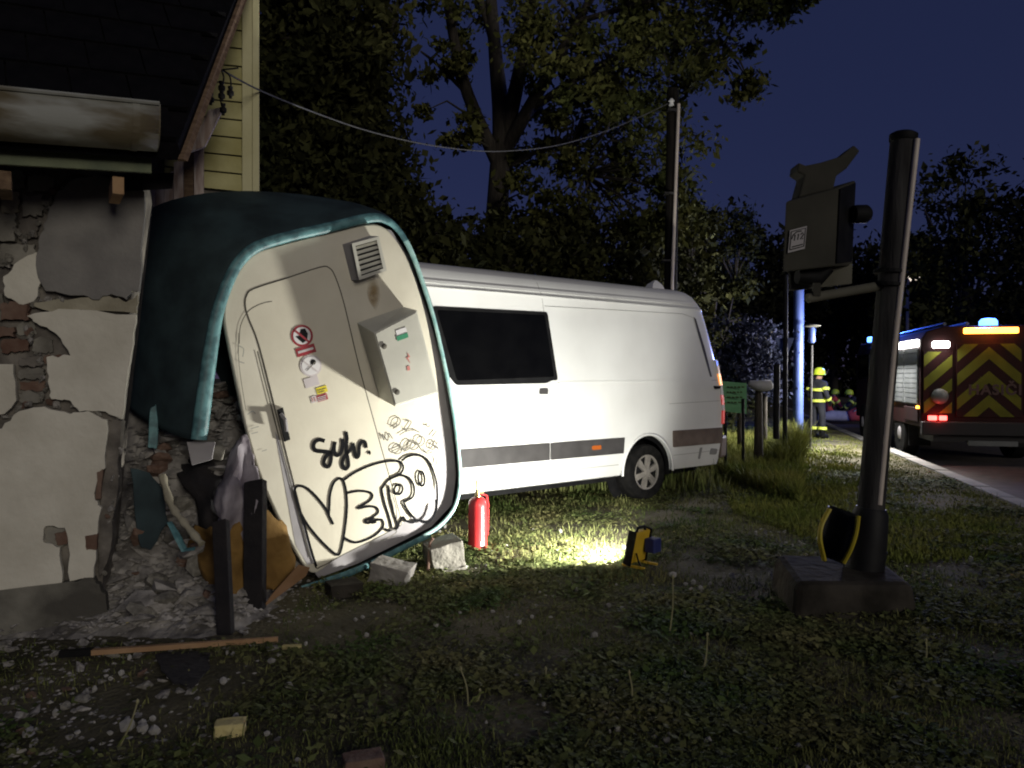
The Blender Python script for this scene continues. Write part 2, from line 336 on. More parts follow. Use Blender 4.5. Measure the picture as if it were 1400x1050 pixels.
for (x0, y0, x1, y1, m) in [(0, 232, 34, 258, 'stone'), (36, 240, 74, 262, 'stone'), (0, 262, 26, 292, 'tan_plaster'), (28, 266, 60, 296, 'stone'), (-40, 290, 22, 330, 'stone'), (24, 300, 52, 328, 'wall_core'), (0, 332, 48, 362, 'stone'), (-40, 250, -2, 286, 'stone'), (-40, 400, 4, 440, 'stone'), (0, 412, 40, 438, 'brick'), (-40, 445, 20, 462, 'brick'), (22, 440, 50, 458, 'stone'), (0, 464, 40, 482, 'brick'), (42, 462, 74, 482, 'stone'), (24, 486, 60, 502, 'wall_core'), (24, 504, 62, 518, 'stone'), (26, 520, 62, 534, 'brick'), (24, 536, 60, 550, 'stone'), (-40, 464, -4, 486, 'stone'), (60, 486, 92, 500, 'brick'), (100, 232, 150, 240, 'stone')]:
    k = 3; pts = [(x0 + rn.uniform(0, k), y0 + rn.uniform(0, k)), ((x0 + x1) / 2, y0 + rn.uniform(-2, 2)), (x1 - rn.uniform(0, k), y0 + rn.uniform(0, k)), (x1 + rn.uniform(-k, 1), (y0 + y1) / 2), (x1 - rn.uniform(0, k), y1 - rn.uniform(0, k)), ((x0 + x1) / 2, y1 + rn.uniform(-2, 1)), (x0 + rn.uniform(0, k), y1 - rn.uniform(0, k))]
    plaster(pts, m, rn.uniform(-.06, -.012), .07, 2.2, rn.randint(0, 999), 'brick' if m == 'brick' else 'stone')
# eave: gutter, fascia, roof slope
EA = at(-200, 158, 3.72); EB = at(214, 190, 4.42)
ed = (EB - EA).normalized(); eo = Vector((ed.y, -ed.x, 0)).normalized()
mb = MB(); prof = [(-.13, .10)] + [(-.13 * math.cos(t), -.13 * math.sin(t)) for t in lin(0, math.pi, 13)] + [(.13, .10)]
def gr(p, r): return [p + eo * (a * r) + Vector((0, 0, b * r + .06)) for a, b in prof]
mb.loft([gr(EA.lerp(EB, t), 1.0) for t in lin(0, 1, 10)] ); g = house.part('gutter', mb, 'zinc', smooth=40)
sm = g.modifiers.new('solid', 'SOLIDIFY'); sm.thickness = .006
mb = MB(); mb.prism(gr(EB, 1.0), ed * .006); house.part('gutter_end', mb, 'zinc', g)
mb = MB(); bp_ = EA.lerp(EB, .90); mb.loft([gr(bp_, 1.03), gr(bp_ + ed * .035, 1.03)]); house.part('gutter_bracket', mb, 'zinc', g).modifiers.new('solid', 'SOLIDIFY').thickness = .008
mb = MB(); mb.tube([EA + eo * .135 + Vector((0, 0, .162)), EB + eo * .135 + Vector((0, 0, .162))], .012, 6); house.part('gutter_bead', mb, 'zinc', g)
mb = MB(); f0 = EA - eo * .145 + Vector((0, 0, .10)); f1 = EB - eo * .145 + Vector((0, 0, .10)) - ed * .01
mb.hexa([f0 + Vector((0, 0, -.26)), f1 + Vector((0, 0, -.26)), f1, f0], [f0 - eo * .03 + Vector((0, 0, -.26)), f1 - eo * .03 + Vector((0, 0, -.26)), f1 - eo * .03, f0 - eo * .03]); house.part('fascia', mb, 'green_board')
for t in (.45, .865):
    mb = MB(); q = EA.lerp(EB, t) + Vector((0, 0, -.23)); mb.box(q - eo * .36, (.06, .30, .10), Matrix.Rotation(math.atan2(ed.y, ed.x), 3, 'Z')); house.part('rafter_tail', mb, 'timber' if t > .8 else 'old_wood')
# roof slope, rising away from the camera; its verge crosses the picture towards the top
RB = at(243, 196, 4.50); RT = at(324, -10, 5.95)
rv = RT - RB; RA = RB - (EB - EA) - ed * 2
up3 = Vector((0, -.5, .8)).normalized()
mb = MB(); mb.hexa([RA, RB, RB + rv * 1.9, RA + rv * 1.9], [RA - up3 * .10, RB - up3 * .10, RB + rv * 1.9 - up3 * .10, RA + rv * 1.9 - up3 * .10]); roof = house.part('roof', mb, 'roof')
tile_me = MB().hexa([(-.15, 0, .0), (.15, 0, .0), (.15, .40, .0), (-.15, .40, .0)], [(-.15, 0, .03), (.15, 0, .03), (.15, .40, .012), (-.15, .40, .012)]).mesh('roof_tile', 'roof')
xax = (RB - RA).normalized(); zax = xax.cross(rv.normalized()).normalized(); yax = zax.cross(xax)
rm = Matrix((xax, yax, zax)).transposed().to_euler()
L = (RB - RA).length
for r_ in range(9):
    for c_ in range(10):
        o = link('roof_tile', tile_me, roof); q = RA + (RB - RA) * (1 - (c_ * .31 + .16) / L) + rv.normalized() * (r_ * .34 + .0) + zax * .012
        o.location = q - house.org; o.rotation_euler = rm
# bargeboard along the verge + soffit
mb = MB(); s_ = Vector((.03, 0, 0)); dn = Vector((.02, .02, -.10))
mb.hexa([RB + s_ + Vector((0, 0, -.09)), RB + s_ + rv * 1.9 + Vector((0, 0, -.05)), RB + s_ + rv * 1.9 + dn, RB + s_ + dn], [RB + Vector((0, 0, -.09)), RB + rv * 1.9 + Vector((0, 0, -.05)), RB + rv * 1.9 + dn - s_, RB + dn - s_]); house.part('bargeboard', mb, 'old_wood')
# boarded gable of the rear wing
GP = at(310, 150, 6.45); GN = Vector((.22, -.975, 0)).normalized()
def G(x, y, off=0.0): return onp(x, y, GP + GN * off, GN)
mb = MB(); mb.prism([G(190, 330, -.03), G(352, 330, -.03), G(350, -120, -.03), G(190, -120, -.03)], Vector((-.95, 1.6, 0))); house.part('rear_wing', mb, 'wall_core')
yy = 262.0; i = 0
while yy > -110:
    y0 = yy; y1 = yy - 24.5
    sl_ = .11
    mb = MB(); mb.hexa([G(225, y0 - 11, .014), G(334, y0 + 0, .014), G(334, y1 + 2.2, .002), G(225, y1 - 11 + 2.2, .002)], [G(225, y0 - 11, -.03), G(334, y0, -.03), G(334, y1 + 2.2, -.03), G(225, y1 - 11 + 2.2, -.03)]); house.part('siding_plank', mb, 'yellow_siding'); yy = y1; i += 1
for x0, x1, o_ in ((331, 347, .03), (345, 354, .045)):
    mb = MB(); mb.hexa([G(x0, 262, o_), G(x1 + .6, 262, o_), G(x1, -120, o_), G(x0, -120, o_)], [G(x0, 262, -.05), G(x1 + .6, 262, -.05), G(x1, -120, -.05), G(x0, -120, -.05)]); house.part('corner_board', mb, 'cream_trim', bevel=.004)
# peeling boards below the verge
for i, (x0, x1, yt, yb) in enumerate([(200, 212, 262, 300), (212, 224, 250, 300), (224, 237, 240, 300), (237, 251, 222, 298), (251, 265, 205, 296), (265, 279, 195, 296)]):
    mb = MB(); P_ = at(x0, 260, 6.15 + i * .03); nn = GN
    mb.prism([onp(x0 + .6, yb, P_, nn), onp(x1 - .6, yb, P_, nn), onp(x1 - .6, yt - 6, P_, nn), onp(x0 + .6, yt, P_, nn)], nn * -.025); house.part('peeling_board', mb, 'pink_wood' if i != 4 else 'old_wood')
mb = MB(); mb.hexa([at(166, 262, 4.78), at(236, 258, 4.86), at(238, 236, 4.86), at(166, 238, 4.78)], [at(166, 262, 5.0), at(236, 258, 5.08), at(238, 236, 5.08), at(166, 238, 5.0)]); house.part('wall_plate', mb, 'blackwood')
mb = MB(); P_ = at(300, 150, 5.95)
mb.prism([onp(258, 208, P_, GN), onp(285, 150, P_, GN), onp(306, 146, P_, GN), onp(280, 200, P_, GN)], GN * -.03); house.part('eave_board', mb, 'pink_wood')
# insulators and the wire
ins = Thing('cable_bracket', 'small black insulators and hanging wire ends fixed under the house verge', 'bracket', at(302, 96, 5.75))
def ip(x, y, d=5.75): return at(x, y, d)
for pts in ([(302, 94), (306, 106), (303, 118)], [(302, 94), (314, 104), (316, 122)], [(303, 126), (302, 140), (306, 148)], [(299, 96), (326, 93)]):
    mb = MB(); mb.tube(smooth_path([ip(*p) for p in pts], 4), .006, 6); ins.part('wire_end', mb, 'black', smooth=40)
for x, y in [(303, 119), (303, 130), (315, 126), (288, 135), (305, 149)]:
    mb = MB(); c = ip(x, y); mb.lathe([(.004, .045), (.02, .04), (.014, .015), (.026, .005), (.026, -.02), (.012, -.03), (.012, -.045)], c, n=10); ins.part('insulator', mb, 'black', smooth=40)
UP = Vector((gp(916, 627).x, 15.0, 0)); UP = at(914, 600, 12.6); UP.z = 0
wpts = [(302, 95, 5.75), (352, 122, 6.4), (420, 150, 7.1), (500, 178, 8.0), (580, 197, 8.9), (650, 206, 9.7), (700, 206, 10.3), (760, 199, 10.95), (820, 182, 11.6), (870, 162, 12.1), (917, 140, 12.5)]
mb = MB(); mb.tube(smooth_path([at(*p) for p in wpts], 6), .0075, 6); single('overhead_cable', mb, 'wire', 'thin overhead cable sagging from house verge to wooden utility pole', 'cable', smooth=40)

# ------------------------------------------------------------------ utility pole behind the van
up_ = Thing('utility_pole', 'dark wooden utility pole with galvanised pipe behind the van roof', 'pole', UP)
top = at(920, 122, 12.6)
mb = MB(); mb.tube([UP + Vector((-.05, 0, -.3)), UP.lerp(top, .5), top], [.115, .105, .095], 14); up_.part('post', mb, 'pole_wood', smooth=50)
mb = MB(); a_ = at(919, 385, 12.46); b_ = at(928, 142, 12.46); mb.tube([Vector((a_.x - .02, 12.46, .0)), a_, b_], .026, 10); cpipe = up_.part('pipe', mb, 'conduit', smooth=50)
for t in (.12, .5, .97):
    mb = MB(); q = a_.lerp(b_, t); mb.box(q + Vector((-.06, .08, 0)), (.22, .18, .03)); up_.part('clamp', mb, 'pole_steel', cpipe)
mb = MB(); mb.lathe([(.02, -.06), (.045, -.05), (.03, 0), (.05, .02), (.02, .06)], at(918, 140, 12.45), n=10); up_.part('insulator', mb, 'white', smooth=40)

# ------------------------------------------------------------------ kiosk knocked over against the house
BP = at(430, 790, 5.9); BN = Vector((.6, -.8, 0)); BU = Vector((.8, .6, 0))
def B(x, y, off=0.0): return onp(x, y, BP + BN * off, BN)
kiosk = Thing('utility_kiosk', 'tilted cream utility kiosk with teal shell and graffiti leaning on the house', 'kiosk', (BP.x + .3, BP.y + .3, 0))
rim_px = [(272, 601), (279, 545), (288, 480), (297, 430), (310, 390), (327, 358), (352, 337), (400, 322), (450, 311), (505, 298), (528, 301), (546, 316), (563, 346), (579, 390), (593, 435), (606, 490), (617, 545), (625, 600), (629, 648), (626, 680), (615, 704), (590, 727), (540, 752), (490, 776), (445, 797)]
back_px = [(176, 560), (178, 520), (182, 470), (185, 410), (188, 350), (193, 303), (212, 282), (268, 266), (340, 261), (430, 268), (482, 284), (512, 305), (534, 345), (549, 390), (562, 440), (574, 490), (584, 545), (592, 600), (597, 645), (594, 676), (584, 700), (560, 722), (510, 745), (462, 765), (420, 785)]
sub = 4
front = smooth_path([B(*p, .03) for p in rim_px], sub); back = smooth_path([B(*p, -.72) for p in back_px], sub)
mid = []
for a, b in zip(front, back): mid.append(a.lerp(b, .5))
cen = sum(mid, Vector()) / len(mid)
def bulge(a, b, t, k): p = a.lerp(b, t); return p + (p - cen).normalized() * k
rings = [front] + [[bulge(a, b, t, k) for a, b in zip(front, back)] for t, k in ((.06, .035), (.2, .05), (.5, .05), (.85, .02))] + [back] + [[p.lerp(cen, .12) - BN * .05 for p in back]]
mb = MB(); mb.loft(rings); sh = kiosk.part('shell', mb, 'teal_shell', smooth=60); sh.modifiers.new('solid', 'SOLIDIFY').thickness = .02
mb = MB(); bk = [p.lerp(cen, .12) - BN * .05 for p in back][16:]; mb.prism(bk, BN * .01); kiosk.part('back_panel', mb, 'teal_shell')
# the lip of the shell
k = len(front); rad = []
for i in range(k):
    j = i / sub
    rad.append(.056 if j < 2 else .044 if j < 4 else .040 if j < 10 else .026 if j < 13 else .018)
rad = [sum(rad[max(0, i - 4):i + 5]) / len(rad[max(0, i - 4):i + 5]) for i in range(k)]
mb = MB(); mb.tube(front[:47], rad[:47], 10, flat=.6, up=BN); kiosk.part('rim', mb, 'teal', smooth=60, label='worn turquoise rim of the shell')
mb = MB(); mb.tube(front[46:86], rad[46:86], 10, flat=.6, up=BN); kiosk.part('rim', mb, 'teal_lit', smooth=60, label='right side rim with lit pale mint in its colour')
mb = MB(); mb.tube([B(588, 731, .02), B(545, 752, .03), B(508, 770, .03)], .024, 8, flat=.6, up=BN); kiosk.part('rim', mb, 'teal', smooth=50)
mb = MB(); mb.tube([B(503, 773, .05), B(470, 787, .06), B(440, 797, .05), B(412, 803, .02)], [.022, .03, .028, .012], 8, flat=.6, up=BN); kiosk.part('rim', mb, 'teal', smooth=50, label='snapped end of the turquoise rim')
# recessed grey panel, cream front, door
mb = MB(); mb.prism([B(x, y, -.035) for x, y in [(345, 360), (400, 330), (505, 305), (535, 315), (560, 350), (586, 430), (608, 510), (620, 590), (624, 650), (618, 690), (590, 720), (540, 745), (490, 770), (436, 790), (420, 770), (380, 690), (340, 580), (322, 480), (322, 400)]], BN * -.03); kiosk.part('recess_panel', mb, 'kiosk_grey')
face_px = [(313, 388), (325, 360), (346, 345), (380, 335), (440, 320), (500, 307), (522, 309), (537, 322), (554, 348), (570, 388), (583, 434), (592, 480), (598, 520), (601, 560), (602, 600), (600, 648), (590, 680), (570, 703), (540, 722), (500, 743), (460, 764), (433, 783), (418, 776), (400, 746), (375, 696), (352, 640), (335, 580), (322, 520), (312, 470), (306, 430)]
fp = smooth_path([B(*p) for p in face_px], 3, True); mb = MB(); mb.prism(fp, BN * -.05); face = kiosk.part('front_panel', mb, 'kiosk_cream', bevel=.012)
door_px = [(336, 418), (338, 404), (348, 395), (395, 380), (438, 366), (450, 367), (458, 379), (470, 416), (490, 500), (515, 592), (545, 700), (548, 714), (540, 722), (470, 757), (438, 774), (430, 765), (402, 660), (376, 556), (354, 470), (341, 436)]
dp = smooth_path([B(*p, .005) for p in door_px], 3, True)
mb = MB(); mb.prism(dp, BN * -.02); door = kiosk.part('door', mb, 'kiosk_door', bevel=.002)
mb = MB(); mb.ribbon([p - BN * .003 for p in dp] + [dp[0] - BN * .003], BN, .020); kiosk.part('door_seal', mb, 'dark_seal', door)
mb = MB(); mb.ribbon(smooth_path([B(*p, .006) for p in [(327, 470), (329, 445), (340, 425), (358, 415), (372, 412)]], 5), BN, .006); mb.ribbon(smooth_path([B(*p, .006) for p in [(326, 455), (327, 500), (336, 560)]], 5), BN, .004); kiosk.part('hinge_groove', mb, 'dark_seal', door)
mb = MB(); mb.ribbon([B(*p, .0075) for p in [(352, 480), (372, 560), (396, 655), (424, 762)]], BN, .010); kiosk.part('inner_seam', mb, 'dark_seal', door)
mb = MB(); mb.prism([B(*p, .002) for p in [(376, 590), (382, 600), (432, 770), (420, 772), (404, 745)]], BN * -.01); kiosk.part('hinge_shadow', mb, 'kiosk_grey')  # shadow on the hinge side, painted as a grey strip
a_ = [(379, 560), (387, 557), (397, 601), (389, 604)]
mb = MB(); mb.hexa([B(x, y, .03) for x, y in a_], [B(x, y, .004) for x, y in a_]); hd = kiosk.part('handle', mb, 'black', door, bevel=.004)
mb = MB(); mb.tube([B(384, 566, .03), B(390, 574, .07), B(392, 590, .065)], .014, 8); kiosk.part('lever', mb, 'kiosk_grey', door, smooth=40)
# louvred vent
v0 = [(481, 333), (518, 323), (529, 370), (491, 383)]; vb = [(468, 334), (506, 322), (518, 372), (480, 383)]
def quad(q, off): return [B(x, y, off) for x, y in q]
def q_at(q, a, b): t = [q[0][k] + (q[1][k] - q[0][k]) * a for k in (0, 1)]; u = [q[3][k] + (q[2][k] - q[3][k]) * a for k in (0, 1)]; return (t[0] + (u[0] - t[0]) * b, t[1] + (u[1] - t[1]) * b)
mb = MB(); mb.hexa(quad(v0, .085), quad(vb, .0)); vent = kiosk.part('vent', mb, 'kiosk_grey')
fr = [[q_at(v0, *p) for p in r] for r in ([(0, 0), (1, 0), (1, .09), (0, .09)], [(0, .91), (1, .91), (1, 1), (0, 1)], [(0, .09), (.11, .09), (.11, .91), (0, .91)], [(.89, .09), (1, .09), (1, .91), (.89, .91)])]
for q in fr: mb = MB(); mb.hexa(quad(q, .115), quad(q, .08)); kiosk.part('vent_frame', mb, 'box_grey', vent)
mb = MB(); q = [q_at(v0, *p) for p in [(.1, .08), (.9, .08), (.9, .92), (.1, .92)]]; mb.prism(quad(q, .0865), BN * -.002); kiosk.part('vent_throat', mb, 'truck_dark', vent)
for i in range(6):
    b0 = .10 + i * .138; q = [q_at(v0, *p) for p in [(.11, b0), (.89, b0), (.89, b0 + .085), (.11, b0 + .085)]]
    mb = MB(); f = [B(q[0][0], q[0][1], .092), B(q[1][0], q[1][1], .092), B(q[2][0], q[2][1], .11), B(q[3][0], q[3][1], .11)]
    mb.hexa(f, [p - BN * .006 for p in f]); kiosk.part('slat', mb, 'box_grey', vent)
# electrical box on the front
e0 = [(511, 455), (570, 424), (600, 538), (540, 556)]; eb = [(488, 441), (552, 419), (582, 528), (519, 545)]
mb = MB(); mb.hexa(quad(e0, .24), quad(eb, .0)); ebx = kiosk.part('electrical_box', mb, 'box_grey', bevel=.006)
mb = MB(); q = [q_at(e0, *p) for p in [(.03, .02), (.97, .02), (.97, .98), (.03, .98)]]; mb.hexa(quad(q, .25), quad(q, .241)); kiosk.part('box_door', mb, 'box_grey', ebx, bevel=.003)
for a, b in ((.13, .22), (.13, .83)):
    x, y = q_at(e0, a, b); mb = MB(); mb.lathe([(.022, 0), (.022, .008), (.012, .012), (.0, .012)], B(x, y, .25), BN, 12); kiosk.part('lock', mb, 'dark_seal', ebx, smooth=40)
def sticker(q, px, off, m, par, nm='sticker'): mb = MB(); mb.prism([B(x, y, off) for x, y in px], BN * -.002); return kiosk.part(nm, mb, m, par)
sticker(0, [(541, 452), (555, 447), (557, 456), (543, 461)], .2535, 'sticker_white', ebx); sticker(0, [(542, 460), (557, 454.5), (558.5, 461), (543.5, 466.5)], .256, 'sticker_green', ebx)
sticker(0, [(557, 482), (561, 488), (558, 489), (561, 497), (555, 489), (558, 488)], .2535, 'faded_red', ebx, 'lightning_mark')
sticker(0, [(556, 501), (560, 500), (561, 506), (557, 507)], .2535, 'faded_red', ebx)
# signs on the door
TI = R(15)
def disc(cx, cy, r, n=20, ex=1.0): return [(cx + r * ex * math.cos(2 * math.pi * i / n), cy + r * math.sin(2 * math.pi * i / n)) for i in range(n)]
def rot_rect(cx, cy, w_, h_, a=-17):
    a = R(a); return [(cx + x * math.cos(a) - y * math.sin(a), cy + x * math.sin(a) + y * math.cos(a)) for x, y in ((-w_ / 2, -h_ / 2), (w_ / 2, -h_ / 2), (w_ / 2, h_ / 2), (-w_ / 2, h_ / 2))]
def bar(x0, y0, x1, y1, wd, off, m, par):
    mb = MB(); mb.ribbon([B(x0, y0, off), B(x1, y1, off)], BN, wd); return kiosk.part('sign_bar', mb, m, par)
s1 = sticker(0, disc(413, 459, 15), .009, 'sticker_red', door, 'prohibition_sign'); sticker(0, disc(413, 459, 12), .011, 'sticker_white', s1, 'sign_face')
sticker(0, [(411, 450), (417, 449), (421, 456), (420, 465), (414, 469), (408, 464), (404, 460), (409, 459)], .0125, 'black', s1, 'sign_hand'); bar(403.5, 452, 422, 467, .016, .0145, 'sticker_red', s1)
s2 = sticker(0, rot_rect(418, 479, 27, 12), .009, 'sticker_red', door, 'notice'); sticker(0, rot_rect(418, 479, 22, 3.2), .011, 'sticker_pale', s2, 'notice_line')
s3 = sticker(0, disc(425, 500, 15), .009, 'sticker_pale', door, 'prohibition_sign'); sticker(0, disc(425, 500, 12.6), .011, 'sticker_white', s3, 'sign_face'); sticker(0, disc(428, 495, 4.0, 8), .0125, 'black', s3, 'sign_figure'); bar(415, 494, 434, 508, .012, .0145, 'sticker_pale', s3); bar(419, 507, 432, 494, .008, .0148, 'grey_paint', s3)
sticker(0, rot_rect(426, 522, 20, 13), .009, 'sticker_pale', door, 'faded_notice')
sticker(0, rot_rect(440, 533, 15, 9), .009, 'sticker_yellow', door, 'warning_label'); sticker(0, rot_rect(440.5, 543.5, 15, 9), .009, 'sticker_red', door, 'warning_label'); sticker(0, rot_rect(429, 546, 8, 9), .009, 'sticker_pale', door, 'warning_label')
for i in range(3): bar(434, 544.8 + i * 2.4 - 1, 446, 541.2 + i * 2.4 - 1, .006, .0115, 'sticker_pale', door)
bar(434, 534, 446, 530.5, .005, .0115, 'dark_seal', door); bar(435, 537, 444, 534.3, .005, .0115, 'dark_seal', door)
for x in (426.5, 430): bar(x, 543, x + 1.4, 549, .006, .0115, 'faded_red', door)
# rust running from the vent
rs = M['rust'].node_tree; b_ = rs.nodes['Principled BSDF']; tc = rs.nodes.new('ShaderNodeTexCoord'); nz = rs.nodes.new('ShaderNodeTexNoise'); nz.inputs['Scale'].default_value = 16
gq = rs.nodes.new('ShaderNodeTexGradient'); gq.gradient_type = 'SPHERICAL'; mpn = rs.nodes.new('ShaderNodeMapping'); rs.links.new(tc.outputs['Generated'], mpn.inputs[0]); mpn.inputs['Location'].default_value = (-.5 * 2, -.5 * 2, -.5 * 2); mpn.inputs['Scale'].default_value = (2, 2, 2)
ml = rs.nodes.new('ShaderNodeMath'); ml.operation = 'MULTIPLY'; rs.links.new(mpn.outputs[0], gq.inputs[0]); rs.links.new(tc.outputs['Object'], nz.inputs['Vector']); rs.links.new(gq.outputs['Fac'], ml.inputs[0]); rs.links.new(nz.outputs['Fac'], ml.inputs[1])
rs.links.new(ml.outputs[0], b_.inputs['Alpha'])
mb = MB(); mb.prism([B(*p, .004) for p in [(497, 383), (514, 378), (522, 400), (524, 424), (514, 426), (504, 410)]], BN * -.001); kiosk.part('rust_stain', mb, 'rust')
# graffiti
def Z(p, off=.0105): return B(380 + p[0] / 4.565, 560 + p[1] / 4.565, off)
def stroke(strokes, wd, m, nm, off=.0105):
    mb = MB()
    for i, s_ in enumerate(strokes): mb.ribbon(smooth_path([Z(p, off + i * .0003) for p in s_], 6), BN, wd)
    return kiosk.part(nm, mb, m)
def ell(cx, cy, rx, ry, a=0): return [(cx + rx * math.cos(t) * math.cos(a) - ry * math.sin(t) * math.sin(a), cy + rx * math.cos(t) * math.sin(a) + ry * math.sin(t) * math.cos(a)) for t in lin(0, 2 * math.pi, 17)]
stroke([[(292, 196), (258, 188), (230, 203), (222, 233), (238, 256), (285, 262), (326, 270), (332, 300), (324, 344), (304, 356), (287, 334), (300, 292), (338, 262), (352, 222), (356, 200)],
        [(356, 200), (350, 248), (364, 284), (392, 270), (404, 218), (402, 182)],
        [(424, 138), (430, 180), (426, 250), (436, 308), (440, 350), (420, 370), (402, 342), (412, 298), (452, 250), (472, 212)],
        [(468, 208), (478, 262), (490, 296), (504, 284), (508, 232), (522, 200), (544, 206), (550, 240)],
        [(563, 262), (570, 270), (566, 274)]], .031, 'black_paint', 'graffiti_lettering')
stroke([[(240, 980), (205, 870), (165, 720), (128, 600), (105, 505), (130, 476), (180, 490), (240, 545), (298, 618), (318, 660), (345, 716)], [(318, 660), (322, 590), (326, 530), (346, 462), (380, 430), (408, 444), (424, 500), (431, 580), (426, 680), (410, 800), (390, 888), (370, 905), (328, 878), (250, 800), (180, 712), (140, 640)],
        [(408, 442), (480, 392), (580, 347), (680, 322), (758, 325), (782, 358), (770, 392), (735, 415), (688, 440), (656, 482), (648, 500), (664, 580), (690, 660), (708, 738), (690, 756), (665, 742)],
        [(430, 521), (500, 508), (568, 515), (590, 538), (570, 570), (512, 604), (502, 616), (560, 604), (610, 610), (626, 640), (588, 672), (545, 690), (562, 708), (612, 690), (650, 690), (656, 730), (610, 780), (540, 816), (480, 828), (430, 810), (408, 794)],
        [(545, 694), (598, 670), (572, 702), (622, 684), (585, 706), (615, 700)],
        [(690, 472), (700, 560), (720, 640), (742, 708), (740, 744), (722, 738)],
        [(700, 432), (760, 410), (818, 428), (848, 480), (844, 540), (804, 568), (786, 580), (818, 640), (858, 688), (838, 704), (800, 694), (780, 672), (760, 702), (746, 742)],
        ell(752, 498, 26, 31, .3),
        [(770, 320), (810, 292), (860, 283), (910, 296), (950, 340), (984, 430), (994, 520), (990, 600), (970, 668), (932, 704), (884, 692), (858, 688)],
        ell(895, 430, 20, 45, -.12)], .0195, 'black_paint', 'graffiti_lettering')
stroke([[(988, 560), (986, 620), (966, 672), (930, 700), (890, 696)]], .026, 'black_paint', 'graffiti_shadow', .012)
stroke([[(700, 98), (716, 58), (750, 48), (764, 76), (736, 104), (704, 100)], [(716, 118), (760, 92)], [(738, 112), (742, 84)], [(790, 70), (832, 76), (798, 128), (790, 112)], [(662, 190), (650, 152), (684, 192), (690, 148), (716, 182)], [(758, 158), (800, 134), (850, 128), (884, 142)],
        ell(742, 246, 32, 30), [(712, 258), (770, 232)], ell(806, 222, 22, 36, .5), [(784, 262), (850, 190)], ell(850, 226, 28, 22, -.5), ell(888, 196, 26, 30, .3), [(900, 240), (930, 272), (966, 262)], ell(966, 222, 22, 26, .4), [(952, 214), (1000, 236)], [(925, 92), (932, 106), (950, 100)], [(960, 170), (990, 132)], [(985, 300), (990, 330), (980, 350)], [(1000, 200), (985, 225), (1005, 250)],
        [(690, 470), (735, 600), (742, 690)], [(700, 745), (740, 760), (690, 800), (640, 815)]], .009, 'grey_paint', 'scrawled_tag')['kind'] = 'stuff'
stroke([[(-190, 30), (-160, 10), (-140, 25)], [(-170, 120), (-120, 105)], [(-165, 150), (-125, 140)], [(-100, 260), (-70, 250)], [(-250, -400), (-215, -380), (-220, -330)], [(-240, -300), (-210, -290)]], .005, 'seam', 'faint_scratch')

# ------------------------------------------------------------------ van
VW = gp(880, 685); VA = R(39)
van = Thing('delivery_van', 'long white high roof van with dark side window crashed behind the tilted kiosk', 'van', VW, VA, local=True)
VXh = Vector((math.cos(VA), math.sin(VA), 0)); VYh = Vector((-math.sin(VA), math.cos(VA), 0))
SIDE = [(.34, .10), (.36, .04), (.46, .012), (.62, .0), (.86, .0), (1.10, .004), (1.22, .0), (1.50, .002), (1.55, .006), (2.30, .085), (2.50, .108), (2.535, .100), (2.56, .120), (2.62, .150), (2.72, .195), (2.78, .26), (2.815, .36), (2.835, .55), (2.85, .80)]
def sy(z):
    for (a, ya), (b, yb) in zip(SIDE, SIDE[1:]):
        if z <= b: return ya + (yb - ya) * (z - a) / (b - a)
    return SIDE[-1][1]
WID = 1.99
def xend(z):
    t = [(.3, 1.66), (.5, 1.70), (.7, 1.74), (1.13, 1.77), (1.76, 1.66), (2.47, 1.43), (2.68, 1.34), (2.80, 1.20), (2.85, 1.05)]
    for (a, xa), (b, xb) in zip(t, t[1:]):
        if z <= b: return xa + (xb - xa) * (z - a) / (b - a)
    return 1.05
prof = [(y, z) for z, y in SIDE]; ringp = prof + [(WID - y, z) for y, z in reversed(prof)]
X0 = -3.75
rings = []
for x in (-4.62, -4.45, -4.2, X0):           # crumpled nose
    t = (x + 4.62) / (X0 + 4.62); r = []
    for y, z in ringp:
        zt = 1.25 + (2.85 - 1.25) * t ** .75; zz = min(z, zt + .02 * noise.noise((x * 5, y * 6, 1)))
        k = .06 * (1 - t); r.append(Vector((x + .10 * noise.noise((y * 3, z * 3, x)) * (1 - t), y + (WID / 2 - y) * k, zz)))
    rings.append(r)
for t in (.15, .3, .45, .6, .75, .88, .94):
    rings.append([Vector((X0 + (xend(z) - X0) * t, y, z)) for y, z in ringp])
for dx, k in ((.12, .0), (.06, .018), (.02, .05), (0, .09)):
    rings.append([Vector((xend(z) - dx, y + (WID / 2 - y) * k, z - (.02 * k / .09 if z > 2.7 else 0))) for y, z in ringp])
mb = MB(); mb.loft(rings, True, True)
cut = MB().lathe([(.47, -.6), (.47, .32)], (.08, 0, .37), (0, 1, 0), 40)
cut2 = MB().lathe([(.47, -.32), (.47, .6)], (.08, WID, .37), (0, 1, 0), 40)
cut3 = MB().lathe([(.47, -.6), (.47, .32)], (-4.15, 0, .37), (0, 1, 0), 40)
body = van.part('body', mb, 'van_white', smooth=28)
for i, c_ in enumerate((cut, cut2, cut3)):
    co = bpy.data.objects.new('cutter', c_.mesh('cutter', 'truck_dark')); COL.objects.link(co); co.parent = van.o
    bm_ = body.modifiers.new('arch', 'BOOLEAN'); bm_.object = co; bm_.operation = 'DIFFERENCE'; bm_.solver = 'EXACT'
bpy.context.view_layer.update()
dg = bpy.context.evaluated_depsgraph_get(); me = bpy.data.meshes.new_from_object(body.evaluated_get(dg)); body.modifiers.clear(); body.data = me
for o in [o for o in COL.objects if o.name.startswith('cutter')]: bpy.data.objects.remove(o)
